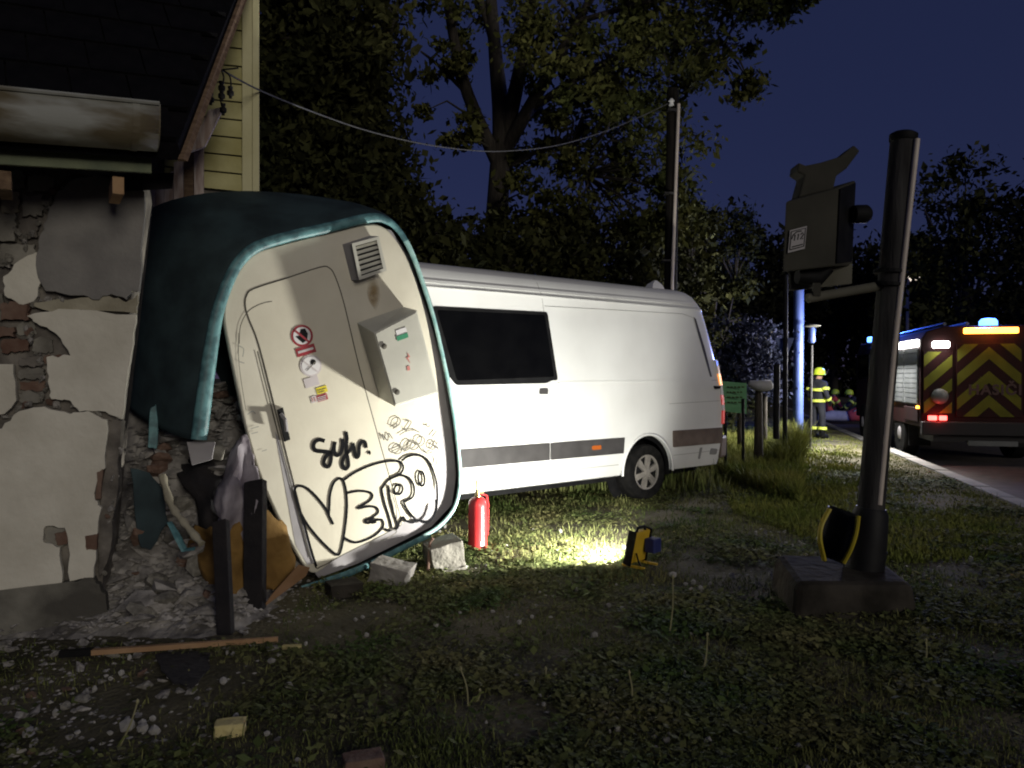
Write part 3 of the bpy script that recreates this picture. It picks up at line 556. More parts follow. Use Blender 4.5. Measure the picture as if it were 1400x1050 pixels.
def vpatch(poly, off, th, m, nm, par=None, **kw):
    mb = MB(); a = [Vector((x, sy(z) - off, z)) for x, z in poly]; b = [Vector((x, sy(z) - off + th, z)) for x, z in poly]; n = len(a)
    mb.add(a + b, [tuple(range(n)), tuple(range(2 * n - 1, n - 1, -1))] + [(i, i + n, (i + 1) % n + n, (i + 1) % n) for i in range(n)])
    return van.part(nm, mb, m, par, **kw)
def rounded(poly, r, n=4):
    out = []; k = len(poly)
    for i in range(k):
        p = Vector(poly[i]); a = Vector(poly[i - 1]); b = Vector(poly[(i + 1) % k]); u = (a - p).normalized() * r; v = (b - p).normalized() * r
        for t in lin(0, 1, n): out.append(tuple((p + u) * (1 - t) ** 2 + 2 * p * t * (1 - t) + (p + v) * t * t))
    return out
wf = vpatch(rounded([(-3.17, 2.33), (-1.58, 2.35), (-1.49, 1.56), (-1.60, 1.555), (-1.66, 1.525), (-2.93, 1.51), (-3.03, 1.62)], .035), .006, .02, 'black', 'window_frame')
vpatch(rounded([(-3.12, 2.29), (-1.63, 2.31), (-1.55, 1.60), (-2.92, 1.56)], .03), .010, .01, 'glass', 'window_pane', wf)
def vline(pts, wd, m, nm, off=.003):
    mb = MB(); P = []
    for (xa, za), (xb, zb) in zip(pts, pts[1:]):
        for t in lin(0, 1, 9)[:-1]: P.append((xa + (xb - xa) * t, za + (zb - za) * t))
    P.append(pts[-1]); mb.ribbon([Vector((x, sy(z) - off, z)) for x, z in P], Vector((0, -1, 0)), wd); return van.part(nm, mb, m)
vline([(-1.67, 2.82), (-1.63, 2.3), (-1.62, 1.52), (-1.62, .36)], .006, 'seam', 'panel_seam'); vline([(-3.33, 2.82), (-3.30, .36)], .006, 'seam', 'panel_seam')
vline([(-1.5, 1.53), (1.55, 1.55)], .006, 'seam', 'panel_seam'); vline([(-3.3, 2.53), (1.25, 2.56)], .006, 'seam', 'panel_seam')
vline([(-1.62, 2.42), (.9, 2.46), (1.12, 2.42), (1.42, 1.6)], .005, 'seam', 'panel_seam')
vpatch([(1.14, 2.43), (1.19, 2.40), (1.33, 2.0), (1.44, 1.6), (1.40, 1.6), (1.27, 2.0)], .003, .01, 'van_stripe', 'door_gap')
vline([(.5, 1.24), (1.6, 1.26)], .005, 'seam', 'panel_seam')
for xa, xb in ((-3.29, -1.63), (-1.61, -.37)): vpatch(rounded([(xa, .835), (xb, .835), (xb - (.02 if xb > -1 else 0), .64), (xa, .64)], .012), .016, .02, 'van_stripe', 'side_moulding')
vpatch(rounded([(.57, .88), (1.66, .88), (1.66, .66), (.58, .66)], .02), .016, .02, 'van_stripe_brown', 'side_moulding')
vpatch(rounded([(-.95, .765), (-.80, .765), (-.80, .715), (-.95, .715)], .01), .024, .012, 'marker', 'side_marker')
vpatch(rounded([(1.46, 1.47), (1.60, 1.47), (1.58, 1.43), (1.48, 1.43)], .01), .03, .03, 'black', 'door_handle')
vpatch(rounded([(-1.78, 1.46), (-1.66, 1.46), (-1.66, 1.40), (-1.78, 1.40)], .012), .02, .03, 'van_stripe', 'door_handle')
vline([(-3.28, .50), (-.46, .50)], .006, 'seam', 'sill_seam'); vline([(.60, .55), (1.60, .56)], .005, 'seam', 'sill_seam')
vpatch(rounded([(-1.46, 1.545), (1.42, 1.565), (1.42, 1.54), (-1.46, 1.52)], .008), .004, .01, 'van_white', 'body_crease')
vpatch(rounded([(-3.30, 2.605), (1.20, 2.63), (1.20, 2.60), (-3.30, 2.575)], .008), .012, .02, 'van_white', 'roof_crease')
mb = MB(); mb.tube([Vector((1.12, .05, .34)), Vector((1.12, .25, .30)), Vector((.7, .5, .3))], .03, 8); van.part('exhaust', mb, 'black', smooth=40)
vpatch(rounded([(1.16, .62), (1.21, .62), (1.17, .46), (1.13, .47)], .01), .006, .01, 'seam', 'scuff'); vpatch(rounded([(1.40, .60), (1.56, .58), (1.54, .50), (1.38, .51)], .03), .005, .01, 'seam', 'scuff')
# wheel arch lip
mb = MB(); arc = [Vector((.08 + .485 * math.cos(t), -.012, .37 + .485 * math.sin(t))) for t in lin(R(-2), R(182), 30)]
mb.tube(arc, .017, 8, flat=.8, up=(0, 1, 0)); van.part('wheel_arch', mb, 'van_white', smooth=50)
for wx in (.08, -4.15):
    mb = MB(); mb.loft([[Vector((wx + .462 * math.cos(t), y, .37 + .462 * math.sin(t))) for t in lin(R(-5), R(185), 24)] for y in (.03, .31)]); mb.lathe([(.462, .30), (.462, .31)], (wx, 0, .37), (0, 1, 0), 24); van.part('arch_liner', mb, 'black')
# tail lamp, rear bumper, roof fin
for z0, z1, m in ((.93, 1.12, 'red_lens_glint'), (1.12, 1.20, 'white_lens'), (1.20, 1.34, 'red_lens_glint'), (1.34, 1.48, 'white_lens'), (1.48, 1.64, 'amber_lens_glint'), (1.64, 1.76, 'white_lens'), (1.76, 1.84, 'white_lens')):
    mb = MB(); a = []
    for z in (z0, z1): xe = xend(z); a.append([Vector((xe - .10, sy(z) - .012, z)), Vector((xe - .02, sy(z) + .01, z)), Vector((xe + .02, sy(z) + .08, z)), Vector((xe + .02, sy(z) + .16, z)), Vector((xe - .1, sy(z) + .16, z))])
    mb.loft(a, True, True); van.part('tail_lamp', mb, m)
mb = MB(); mb.hexa([Vector(p) for p in ((1.60, -.012, .44), (1.86, .06, .44), (1.86, 1.93, .44), (1.60, 2.0, .44))], [Vector(p) for p in ((1.64, -.012, .76), (1.88, .06, .76), (1.88, 1.93, .76), (1.64, 2.0, .76))]); van.part('rear_bumper', mb, 'van_stripe_brown', bevel=.04)
mb = MB(); mb.loft([[Vector((.95 + a * s_, .62 + b * s_ * .4, 2.83 + h)) for a, b in ((-.16, -.2), (.16, -.12), (.16, .12), (-.16, .2))] for s_, h in ((1, 0), (.7, .08), (.15, .14))], True, True); van.part('roof_fin', mb, 'van_white', smooth=40)
for yd in (.98,): mb = MB(); mb.box((1.70, WID / 2, 1.5), (.02, .012, 1.9), Matrix.Rotation(R(-8), 3, 'Y')); van.part('rear_door_seam', mb, 'black')
mb = MB(); mb.box((-1.3, WID / 2, .33), (5.2, 1.4, .16)); van.part('underbody', mb, 'black')
def wheel(cx, cyy, sgn):
    mb = MB(); mb.lathe([(.22, -.11), (.30, -.125), (.345, -.12), (.362, -.09), (.365, 0), (.362, .09), (.345, .12), (.30, .125), (.22, .11), (.215, 0), (.22, -.11)], (cx, cyy, .365), (0, 1, 0), 36, False); ty = van.part('wheel', mb, 'tyre', smooth=40, label='wheel with six spoke alloy rim')
    yf = cyy - sgn * .10
    mb = MB(); mb.lathe([(.205, -.012), (.225, -.02), (.232, 0), (.225, .02), (.205, .012), (.205, -.012)], (cx, yf, .365), (0, 1, 0), 36, False); van.part('rim', mb, 'alloy', ty, smooth=40)
    mb = MB(); mb.lathe([(.21, -.005), (.21, .005)], (cx, yf + sgn * .05, .365), (0, 1, 0), 24); van.part('brake_disc', mb, 'black', ty)
    for i in range(6):
        a = i * math.pi / 3 + .3; u = Vector((math.cos(a), 0, math.sin(a))); v = Vector((-math.sin(a), 0, math.cos(a))); c = Vector((cx, yf, .365)); y_ = Vector((0, -sgn, 0))
        mb = MB(); mb.hexa([c + u * .04 + v * .025 + y_ * .02, c + u * .21 + v * .042 + y_ * .012, c + u * .21 - v * .042 + y_ * .012, c + u * .04 - v * .025 + y_ * .02], [c + u * .04 + v * .025 - y_ * .02, c + u * .21 + v * .042 - y_ * .02, c + u * .21 - v * .042 - y_ * .02, c + u * .04 - v * .025 - y_ * .02]); van.part('spoke', mb, 'alloy', ty)
    mb = MB(); mb.lathe([(.055, -.02), (.05, .03), (.03, .034)], (cx, yf, .365), (0, -sgn, 0), 16); van.part('hub_cap', mb, 'alloy', ty, smooth=40)
wheel(.08, .13, 1); wheel(.08, WID - .13, -1); wheel(-4.15, .15, 1)

# ------------------------------------------------------------------ work light on the grass
LP = gp(872, 773); LNh = Vector((-.74, .67, 0)).normalized()
wl = Thing('work_light', 'small yellow work lamp with black edges standing lit on the grass', 'lamp', LP, math.atan2(LNh.y, LNh.x) - math.pi / 2, local=True)  # local +y is the beam
tm = Matrix.Rotation(R(12), 3, 'X')
mb = MB(); mb.box((0, 0, .165), (.24, .05, .27), tm); wl.part('housing', mb, 'yellow', bevel=.01)
for sx in (-1, 1): mb = MB(); mb.box((sx * .122, 0, .165), (.018, .075, .30), tm); wl.part('edge_guard', mb, 'black', bevel=.006)
mb = MB(); mb.box(tm @ Vector((0, .031, 0)) + Vector((0, 0, .165)), (.19, .008, .20), tm); wl.part('lens', mb, 'em_work')
mb = MB(); mb.tube([tm @ Vector((-.07, 0, .13)) + Vector((0, 0, .165)), tm @ Vector((-.05, 0, .17)) + Vector((0, 0, .165)), tm @ Vector((.05, 0, .17)) + Vector((0, 0, .165)), tm @ Vector((.07, 0, .13)) + Vector((0, 0, .165))], .012, 8); wl.part('carry_handle', mb, 'black', smooth=40)
mb = MB(); mb.box((.10, -.085, .17), (.12, .10, .12)); wl.part('battery', mb, 'lamp_blue', bevel=.012)
mb = MB(); mb.tube([(-.07, -.03, .12), (-.08, -.06, .05), (-.075, -.09, .0)], .008, 6); wl.part('cord', mb, 'black', smooth=40)
for sx in (-1, 1): mb = MB(); mb.box((sx * .10, -.02, .012), (.025, .22, .02)); wl.part('foot', mb, 'yellow', bevel=.004)
ld = bpy.data.lights.new('work_light_beam', 'SPOT'); ld.shadow_soft_size = .07; ld.spot_size = R(134); ld.spot_blend = .22; ld.energy = 700; ld.color = (1, .985, .90)
lo = bpy.data.objects.new('work_light_beam', ld); COL.objects.link(lo); lo.parent = wl.o
lo.location = tm @ Vector((0, .12, 0)) + Vector((0, 0, .165)); lo.rotation_euler = (R(90 + 14), 0, 0)

# ------------------------------------------------------------------ fire extinguisher
EP = gp(653, 750)
ex = Thing('fire_extinguisher', 'red fire extinguisher with brass valve standing on grass beside the van sill', 'extinguisher', EP, .3, local=True)
mb = MB(); mb.lathe([(.088, .0), (.092, .01), (.092, .025), (.088, .035), (.088, .40), (.08, .445), (.055, .475), (.03, .485)], (0, 0, 0), n=28); ex.part('cylinder', mb, 'ext_red', smooth=40)
mb = MB(); mb.lathe([(.03, .48), (.03, .50), (.022, .505), (.022, .54), (.014, .545)], (0, 0, 0), n=14); ex.part('valve', mb, 'brass', smooth=40)
mb = MB(); mb.tube([(-.01, 0, .535), (-.012, 0, .60), (-.005, .01, .635)], .008, 6); mb.box((.02, 0, .52), (.075, .02, .012)); ex.part('lever', mb, 'brass')
mb = MB(); mb.box((.02, -.0895, .06), (.03, .01, .045)); ex.part('tag', mb, 'white')
mb = MB(); mb.tube([(.03, 0, .51), (.09, .01, .49), (.105, .01, .40), (.1, .01, .2), (.098, .01, .12)], .010, 6); ex.part('hose', mb, 'ext_red', smooth=40)

# ------------------------------------------------------------------ signal pole on the right
PB = gp(1180, 815); PB = Vector((at(1185, 760, 5.45).x, 5.45, 0)); PT = at(1235, 190, 5.45)
sg = Thing('signal_pole', 'leaning dark steel pole with black and yellow guard carrying a grey signal box', 'signal pole', PB)
p0 = at(1184, 772, 5.45)
mb = MB(); mb.tube([p0, p0.lerp(PT, .5), PT], [.092, .09, .086], 20); pole = sg.part('pole', mb, 'pole_steel', smooth=50)
mb = MB(); mb.lathe([(.088, -.02), (.094, -.01), (.094, .03), (.07, .045)], PT, (PT - p0), 20); sg.part('pole_cap', mb, 'black', pole, smooth=40)
mb = MB(); mb.tube([at(1202, 690, 5.37), at(1222, 480, 5.36), at(1235, 362, 5.36), at(1254, 190, 5.36)], .020, 10); cd = sg.part('conduit', mb, 'conduit', pole, smooth=50)
for y in (372, 390): mb = MB(); mb.lathe([(.112, -.012), (.112, .012)], at(1217 - (y - 372) * .1, y, 5.45), (PT - p0), 18); sg.part('clamp', mb, 'black', pole)
# guard at the foot: a black trough with yellow edges
g_ = [(1132, 690), (1182, 700), (1210, 695), (1206, 772), (1148, 770), (1124, 738)]
mb = MB(); P_ = Vector((0, 5.28, 0)); nY = Vector((0, -1, 0))
mb.tube([at(1180, 784, 5.45), at(1186, 740, 5.45), at(1190, 702, 5.45), at(1191, 694, 5.45)], [.135, .13, .12, .10], 18); gd = sg.part('guard', mb, 'guard_black', smooth=50)
gl = smooth_path([at(1134, 694, 5.30), at(1123, 718, 5.26), at(1121, 738, 5.25), at(1127, 768, 5.27)], 4); gr_ = smooth_path([at(1174, 704, 5.29), at(1170, 728, 5.26), at(1163, 750, 5.25), at(1153, 771, 5.27)], 4)
mb = MB(); mb.loft([[a.lerp(b, t) + Vector((0, .22 * math.sin(math.pi * t), 0)) for t in lin(0, 1, 9)] for a, b in zip(gl, gr_)]); gt = sg.part('guard_trough', mb, 'guard_black', gd, smooth=60); gt.modifiers.new('solid', 'SOLIDIFY').thickness = .012
mb = MB(); mb.tube(smooth_path([at(1134, 696, 5.30), at(1123, 718, 5.26), at(1121, 738, 5.25), at(1127, 766, 5.27)], 5), .02, 8, flat=.6); sg.part('guard_edge', mb, 'guard_yellow', gd, smooth=40)
mb = MB(); mb.tube(smooth_path([at(1173, 706, 5.29), at(1170, 728, 5.26), at(1163, 750, 5.25), at(1153, 769, 5.27)], 5), .026, 8, flat=.6); sg.part('guard_edge', mb, 'guard_yellow', gd, smooth=40)
mb = MB(); mb.lathe([(.13, -.01), (.13, .05), (.10, .07), (.10, .22)], p0.lerp(PT, .02), (PT - p0), 20); sg.part('pole_sleeve', mb, 'guard_black', pole, smooth=40)
# concrete footing
mb = MB(); zt = .27
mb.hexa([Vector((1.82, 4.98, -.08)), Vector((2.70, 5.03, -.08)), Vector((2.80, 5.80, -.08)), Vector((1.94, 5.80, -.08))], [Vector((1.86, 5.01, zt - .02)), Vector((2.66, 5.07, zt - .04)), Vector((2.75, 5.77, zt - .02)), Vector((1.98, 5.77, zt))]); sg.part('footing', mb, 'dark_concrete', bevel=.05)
# arm and signal box
A0 = at(1203, 391, 5.45); A1 = at(1104, 408, 5.35)
mb = MB(); mb.tube([A0, A1], .034, 12); arm = sg.part('arm', mb, 'sig_pale', smooth=50)
mb = MB(); mb.box(at(1116, 396, 5.33), (.05, .03, .09)); sg.part('arm_bracket', mb, 'sig_grey', arm)
bx0 = [at(1070, 372, 5.20), at(1142, 364, 5.26), at(1147, 256, 5.26), at(1074, 276, 5.20)]; bx1 = [at(1072, 372, 5.5), at(1166, 364, 5.56), at(1170, 246, 5.56), at(1094, 268, 5.5)]
mb = MB(); mb.hexa(bx0, bx1); sbx = sg.part('signal_box', mb, 'sig_grey', bevel=.012)
mb = MB(); pf = [at(1143, 360, 5.255), at(1164, 358, 5.55), at(1169, 250, 5.55), at(1148, 258, 5.255)]; mb.prism(pf, Vector((.004, -.004, 0))); sg.part('box_side', mb, 'black', sbx)
stk = [at(1077, 346, 5.19), at(1100, 340, 5.205), at(1103, 309, 5.205), at(1080, 315, 5.19)]
mb = MB(); mb.prism(stk, (0, -.004, 0)); st = sg.part('sticker', mb, 'kiosk_grey', sbx, label='pale emergency number sticker reading 112')
def on_st(u, v): a = stk[0].lerp(stk[1], u); b = stk[3].lerp(stk[2], u); return a.lerp(b, v) + Vector((0, -.006, 0))
mb = MB()
for s_ in ([(.08, .12), (.92, .12), (.92, .92), (.08, .92), (.08, .12)], [(.18, .22), (.85, .22)], [(.30, .48), (.34, .74), (.28, .68)], [(.50, .48), (.54, .74), (.48, .68)], [(.66, .68), (.76, .75), (.84, .66), (.66, .48), (.84, .48)], [(.14, .58), (.2, .75), (.4, .85), (.7, .84)]):
    mb.ribbon([on_st(*p) for p in s_], Vector((0, -1, 0)), .008)
sg.part('sticker_print', mb, 'guard_black', st)
mb = MB(); mb.prism([at(1092, 270, 5.3), at(1140, 258, 5.3), at(1144, 240, 5.3), at(1158, 230, 5.3), at(1176, 206, 5.3), at(1168, 198, 5.3), at(1148, 214, 5.3), at(1122, 222, 5.3), at(1102, 226, 5.3), at(1092, 222, 5.3), at(1090, 234, 5.3), at(1100, 240, 5.3)], (0, .16, 0)); sg.part('top_bracket', mb, 'sig_grey', sbx, bevel=.01)
mb = MB(); a = at(1166, 293, 5.42); mb.lathe([(.06, 0), (.065, .02), (.065, .10), (.045, .125)], a, (1, .15, .05), 14); sg.part('lamp_hood', mb, 'black', sbx, smooth=40)
mb = MB(); mb.prism([at(1080, 398, 5.46), at(1165, 388, 5.5), at(1166, 360, 5.5), at(1080, 372, 5.46)], (0, .02, 0)); sg.part('back_plate', mb, 'sig_pale', sbx, bevel=.006)
mb = MB(); mb.tube([at(1090, 378, 5.36), at(1118, 380, 5.38), at(1134, 366, 5.36)], [.05, .06, .04], 10); sg.part('cable_entry', mb, 'black', sbx, smooth=40)

# ------------------------------------------------------------------ signs and posts beyond
t = Thing('sign_post', 'slim dark post with pale triangular sign seen from behind', 'sign', (at(1073, 600, 13).x, 13, 0))
mb = MB(); mb.tube([(t.org.x, 13, -.1), at(1074, 376, 13)], .04, 10); t.part('post', mb, 'black', smooth=50)
mb = MB(); mb.prism([at(1059, 462, 13.06), at(1086, 462, 13.06), at(1074, 492, 13.06)], (0, .02, 0)); t.part('sign_plate', mb, 'steel_blue_lit', bevel=.004)
mb = MB(); mb.tube([at(1061, 600, 12.4), at(1062, 498, 12.4)], .05, 10); single('marker_post', mb, 'black', 'short dark post in tall grass beside slim sign post', 'post', smooth=50)
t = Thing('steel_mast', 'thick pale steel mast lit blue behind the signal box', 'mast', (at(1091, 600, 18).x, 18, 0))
mb = MB(); mb.tube([(t.org.x, 18, -.1), at(1092, 384, 18)], .115, 16); t.part('mast', mb, 'steel_blue_lit', smooth=50)
mb = MB(); mb.lathe([(.19, 0), (.19, .03), (.12, .04)], (t.org.x, 18, .0), n=16); t.part('base_plate', mb, 'steel_blue_lit')
t = Thing('garden_lamp', 'slender lamp post with flat disc hood behind the firefighter', 'lamp post', (at(1108, 560, 17.5).x, 17.5, 0))
mb = MB(); mb.tube([(t.org.x, 17.5, -.1), at(1110, 472, 17.5)], .03, 8); t.part('post', mb, 'pole_steel', smooth=50)
mb = MB(); mb.lathe([(.05, -.38), (.075, -.34), (.075, -.08), (.05, -.03)], at(1110, 446, 17.5), n=14); t.part('lantern', mb, 'steel_blue_lit', smooth=40)
mb = MB(); mb.lathe([(.02, -.05), (.19, -.02), (.19, .0), (.06, .035), (.02, .04)], at(1110, 445, 17.5), n=18); t.part('disc_hood', mb, 'sig_pale', smooth=40)
t = Thing('street_lamp', 'distant street lamp on thin pole above the fire engine', 'street lamp', (at(1240, 500, 38).x, 38, -.1))
mb = MB(); mb.tube([(t.org.x, 38, -.1), at(1241, 396, 38), at(1243, 380, 38), at(1247, 378, 38)], .075, 8); t.part('post', mb, 'conduit', smooth=50)
mb = MB(); mb.lathe([(.05, -.35), (.14, -.3), (.16, .1), (.06, .3)], at(1251, 379, 38), (1, 0, .25), 12); t.part('lamp_head', mb, 'em_lamp', smooth=40)
mb = MB(); mb.tube([at(1236, 420, 38), at(1246, 413, 38)], .05, 6); t.part('cross_arm', mb, 'conduit')
t = Thing('notice_board', 'small green notice board in grass beside the van rear lamps', 'notice board', (at(1006, 570, 12.3).x, 12.3, 0))
b0 = [at(986, 562, 12.3), at(1021, 566, 12.5), at(1021, 524, 12.5), at(986, 521, 12.3)]
mb = MB(); mb.prism(b0, (0, .03, 0)); bd = t.part('board', mb, 'sign_green', bevel=.004)
for sx in (992, 1016): mb = MB(); mb.tube([at(sx, 650, 12.45) * 1, at(sx, 545, 12.45)], .025, 8); mb.v = [(x, y, max(z, -.1)) for x, y, z in mb.v]; t.part('leg', mb, 'black')
rn = random.Random(3)
for yy in (529, 536, 543, 550):
    x = 994
    while x < 1015:
        w_ = rn.uniform(2, 5); mb = MB(); mb.ribbon([at(x, yy, 12.32), at(x + w_, yy + .4, 12.34)], Vector((0, -1, 0)), .02); t.part('text_line', mb, 'leaf_dark', bd); x += w_ + 1.6
mb = MB(); c = at(1040, 528, 13.0); mb.tube([at(1024, 524, 13), at(1032, 526, 13), at(1042, 528, 13), at(1052, 527, 13), at(1056, 529, 13)], [.06, .10, .13, .12, .05], 12, flat=.8)
mb.v = [tuple(Vector(v) + Vector((0, 0, .02 * noise.noise(Vector(v) * 8)))) for v in mb.v]
bo = Thing('covered_bundle', 'pale cloth bundle lying on a dark stump beside the green notice board', 'bundle', (c.x, 13, 0)); bo.part('bundle', mb, 'grey_cloth', smooth=60)
mb = MB(); mb.tube([(c.x, 13.1, -.1), (c.x, 13.1, c.z - .05)], [.09, .06], 12); bo.part('stump', mb, 'bark')

# ------------------------------------------------------------------ fire engine (local x = right across the rear, y = forward)
TP = gp(1258, 627); TP.z = -.10; TA = math.atan2(KD.y, KD.x) - math.pi / 2
fe = Thing('fire_engine', 'red fire engine with yellow chevron rear and flashing lights parked on the road', 'fire engine', TP, TA, local=True)
def fb(nm, c, d, m, par=None, bevel=.0, **k): mb = MB(); mb.box(c, d); return fe.part(nm, mb, m, par, bevel=bevel, **k)
TW = 2.36; H = 2.68; GZ = .10
mb = MB(); mb.loft([[Vector((x, y, z)) for x, z in ((0, .72), (0, 2.42), (.10, 2.58), (.4, H), (TW - .4, H), (TW - .1, 2.58), (TW, 2.42), (TW, .72))] for y in (0.0, 5.0)], True, True); fe.part('body', mb, 'truck_red', bevel=.02)
mb = MB(); mb.loft([[Vector((x, y, z)) for x, z in ((.03, .6), (.03, 2.30), (.14, 2.62), (TW - .14, 2.62), (TW - .03, 2.30), (TW - .03, .6))] for y in (5.1, 6.6, 7.0)], True, True); cab = fe.part('cab', mb, 'truck_red', bevel=.04)
fb('cab_window', (.02, 6.2, 1.95), (.02, .9, .65), 'glass', cab); fb('cab_window', (.02, 5.45, 1.95), (.02, .55, .65), 'glass', cab)
fb('chassis', (TW / 2, 3.4, .58), (1.9, 6.8, .28), 'truck_dark'); 
for wx in (.16, TW - .16):
    for wy in (1.75, 5.9):
        mb = MB(); mb.lathe([(.28, -.15), (.46, -.15), (.50, -.11), (.505, 0), (.50, .11), (.46, .15), (.28, .15)], (wx, wy, .49), (1, 0, 0), 28); wh = fe.part('wheel', mb, 'tyre', smooth=40)
        mb = MB(); mb.lathe([(.05, -.17), (.12, -.165), (.2, -.12), (.28, -.14), (.28, .14), (.2, .12), (.05, .17)], (wx, wy, .49), (1, 0, 0), 20); fe.part('rim', mb, 'kiosk_grey', wh, smooth=40)
fb('rear_bumper', (TW / 2, -.06, .70), (TW, .14, .26), 'truck_dark', bevel=.02); fb('under_guard', (1.25, -.02, .42), (.85, .05, .10), 'shutter', bevel=.01)
fb('mud_flap', (.25, 1.1, .48), (.42, .02, .42), 'black'); fb('mud_flap', (TW - .25, 1.1, .48), (.42, .02, .42), 'black')
# rear: corner columns and tailgate with chevrons
def clip(poly, f):
    out = []
    for i in range(len(poly)):
        a, b = poly[i - 1], poly[i]; fa, fb_ = f(a), f(b)
        if (fa >= 0) != (fb_ >= 0): t = fa / (fa - fb_); out.append((a[0] + (b[0] - a[0]) * t, a[1] + (b[1] - a[1]) * t))
        if fb_ >= 0: out.append(b)
    return out
panels = [('corner_panel', .04, .56, .98, 2.20), ('tailgate', .62, TW - .62, .92, 2.34), ('corner_panel', TW - .56, TW - .04, .98, 2.20)]
ax = TW / 2
for nm, x0, x1, z0, z1 in panels:
    pp = fb(nm, ((x0 + x1) / 2, -.014, (z0 + z1) / 2), (x1 - x0, .025, z1 - z0), 'truck_red', bevel=.006)
    for side in (-1, 1):
        for k_ in range(12):
            c0 = -1.2 + k_ * .46 + .10; wd = .23
            # band: z + |x-ax|*0.95 between c0 and c0+wd (relative to z=1.3)
            big = [(x0 + .015, z0 + .015), (x1 - .015, z0 + .015), (x1 - .015, z1 - .015), (x0 + .015, z1 - .015)]
            f = lambda p: (p[0] - ax) * side
            poly = clip(big, f)
            if len(poly) < 3: continue
            g1 = lambda p, c=c0: (p[1] - 1.3 + abs(p[0] - ax) * .95) - c
            g2 = lambda p, c=c0: c + wd - (p[1] - 1.3 + abs(p[0] - ax) * .95)
            poly = clip(poly, g1)
            if len(poly) < 3: continue
            poly = clip(poly, g2)
            if len(poly) < 3: continue
            mb = MB(); mb.prism([Vector((x, -.0305, z)) for x, z in poly], (0, .003, 0)); fe.part('chevron_stripe', mb, 'chevron', pp)
cu = bpy.data.curves.new('lettering', 'FONT'); cu.body = 'HASIČI'; cu.size = .27; cu.align_x = 'CENTER'; cu.extrude = .001; cu.offset = .008; cu.space_character = 1.12
to = bpy.data.objects.new('lettering', cu); COL.objects.link(to); bpy.context.view_layer.update()
tme = bpy.data.meshes.new_from_object(to.evaluated_get(bpy.context.evaluated_depsgraph_get())); bpy.data.objects.remove(to); tme.materials.clear(); tme.materials.append(M['chevron_text'])
lt = link('lettering', tme, fe.o); lt.location = (ax + .1, -.036, 1.36); lt.rotation_euler = (math.pi / 2, 0, 0); lt['label'] = 'dark lettering reading HASIČI on the tailgate'
fb('tail_lamp', (.20, -.055, .90), (.15, .06, .09), 'em_red', bevel=.015); fb('tail_lamp', (.385, -.055, .90), (.13, .06, .09), 'em_red', bevel=.015); fb('tail_lamp', (TW - .25, -.055, .90), (.3, .06, .09), 'em_red', bevel=.015)
mb = MB(); mb.lathe([(.15, 0), (.15, .03), (.12, .07), (.05, .09), (.0, .09)], (.33, -.03, 1.32), (0, -1, 0), 20); fe.part('reversing_lamp', mb, 'shutter', smooth=40)
fb('rear_flood', (.34, -.06, 2.32), (.30, .09, .13), 'em_white', bevel=.03)
fb('amber_bar', (ax + .02, -.05, 2.58), (.92, .10, .11), 'em_amber', bevel=.02)
for bx in (ax + .1,):
    mb = MB(); mb.lathe([(.16, 0), (.16, .10), (.12, .15), (.03, .16)], (bx, .35, H), n=16); fe.part('beacon', mb, 'em_blue', smooth=40)
mb = MB(); mb.box((.4, 6.0, 2.70), (.5, .25, .14)); fe.part('beacon', mb, 'em_blue', bevel=.02)
fb('side_flood', (-.04, 1.25, 2.36), (.07, 2.35, .14), 'em_white', bevel=.02)
for y0, y1 in ((.12, 1.18), (1.24, 2.40), (2.46, 3.6), (3.66, 4.9)):
    sh_ = fb('shutter', (-.012, (y0 + y1) / 2, 1.70), (.02, y1 - y0, 1.10), 'shutter', bevel=.004)
    for i in range(11): fb('shutter_slat', (-.026, (y0 + y1) / 2, 1.22 + i * .10), (.014, y1 - y0 - .04, .085), 'shutter', sh_)
for y0, y1 in ((.1, 1.2), (2.6, 4.9)): fb('side_step', (-.01, (y0 + y1) / 2, .95), (.03, y1 - y0, .28), 'truck_red', bevel=.01)
fb('side_marker', (-.02, .12, 1.10), (.04, .08, .05), 'em_amber'); fb('side_marker', (-.02, 2.45, 1.10), (.04, .08, .05), 'em_amber')
mb = MB(); mb.tube([(.5, .3, H + .06), (.5, 4.6, H + .06)], .035, 8); mb.tube([(.9, .3, H + .06), (.9, 4.6, H + .06)], .035, 8); fe.part('roof_ladder', mb, 'shutter')
def plamp(nm, loc, e, c, size=.1, parent=None, typ='POINT', rot=None, sx=None, sy_=None):
    d = bpy.data.lights.new(nm, typ); d.energy = e; d.color = c
    if typ == 'AREA': d.shape = 'RECTANGLE'; d.size = sx; d.size_y = sy_
    else: d.shadow_soft_size = size
    o = bpy.data.objects.new(nm, d); COL.objects.link(o); o.parent = parent; o.location = loc
    if rot: o.rotation_euler = rot
    return o
plamp('side_flood_light', (-.30, 1.25, 2.34), 620, (1, .98, .95), parent=fe.o, typ='AREA', rot=(0, R(56), 0), sx=.14, sy_=2.3)
plamp('rear_flood_light', (.34, -.15, 2.32), 10, (1, .97, .92), parent=fe.o, typ='AREA', rot=(R(-35), 0, 0), sx=.3, sy_=.13)
plamp('amber_light', (ax, -.16, 2.58), 8, (1, .35, .04), .08, fe.o)
plamp('tail_light', (.29, -.15, .90), 5, (1, .05, .04), .05, fe.o)
plamp('beacon_light', (.4, 6.0, 3.15), 700, (.05, .14, 1), .12, fe.o)
plamp('beacon_light', (ax + .1, .35, 3.05), 150, (.08, .18, 1), .12, fe.o)

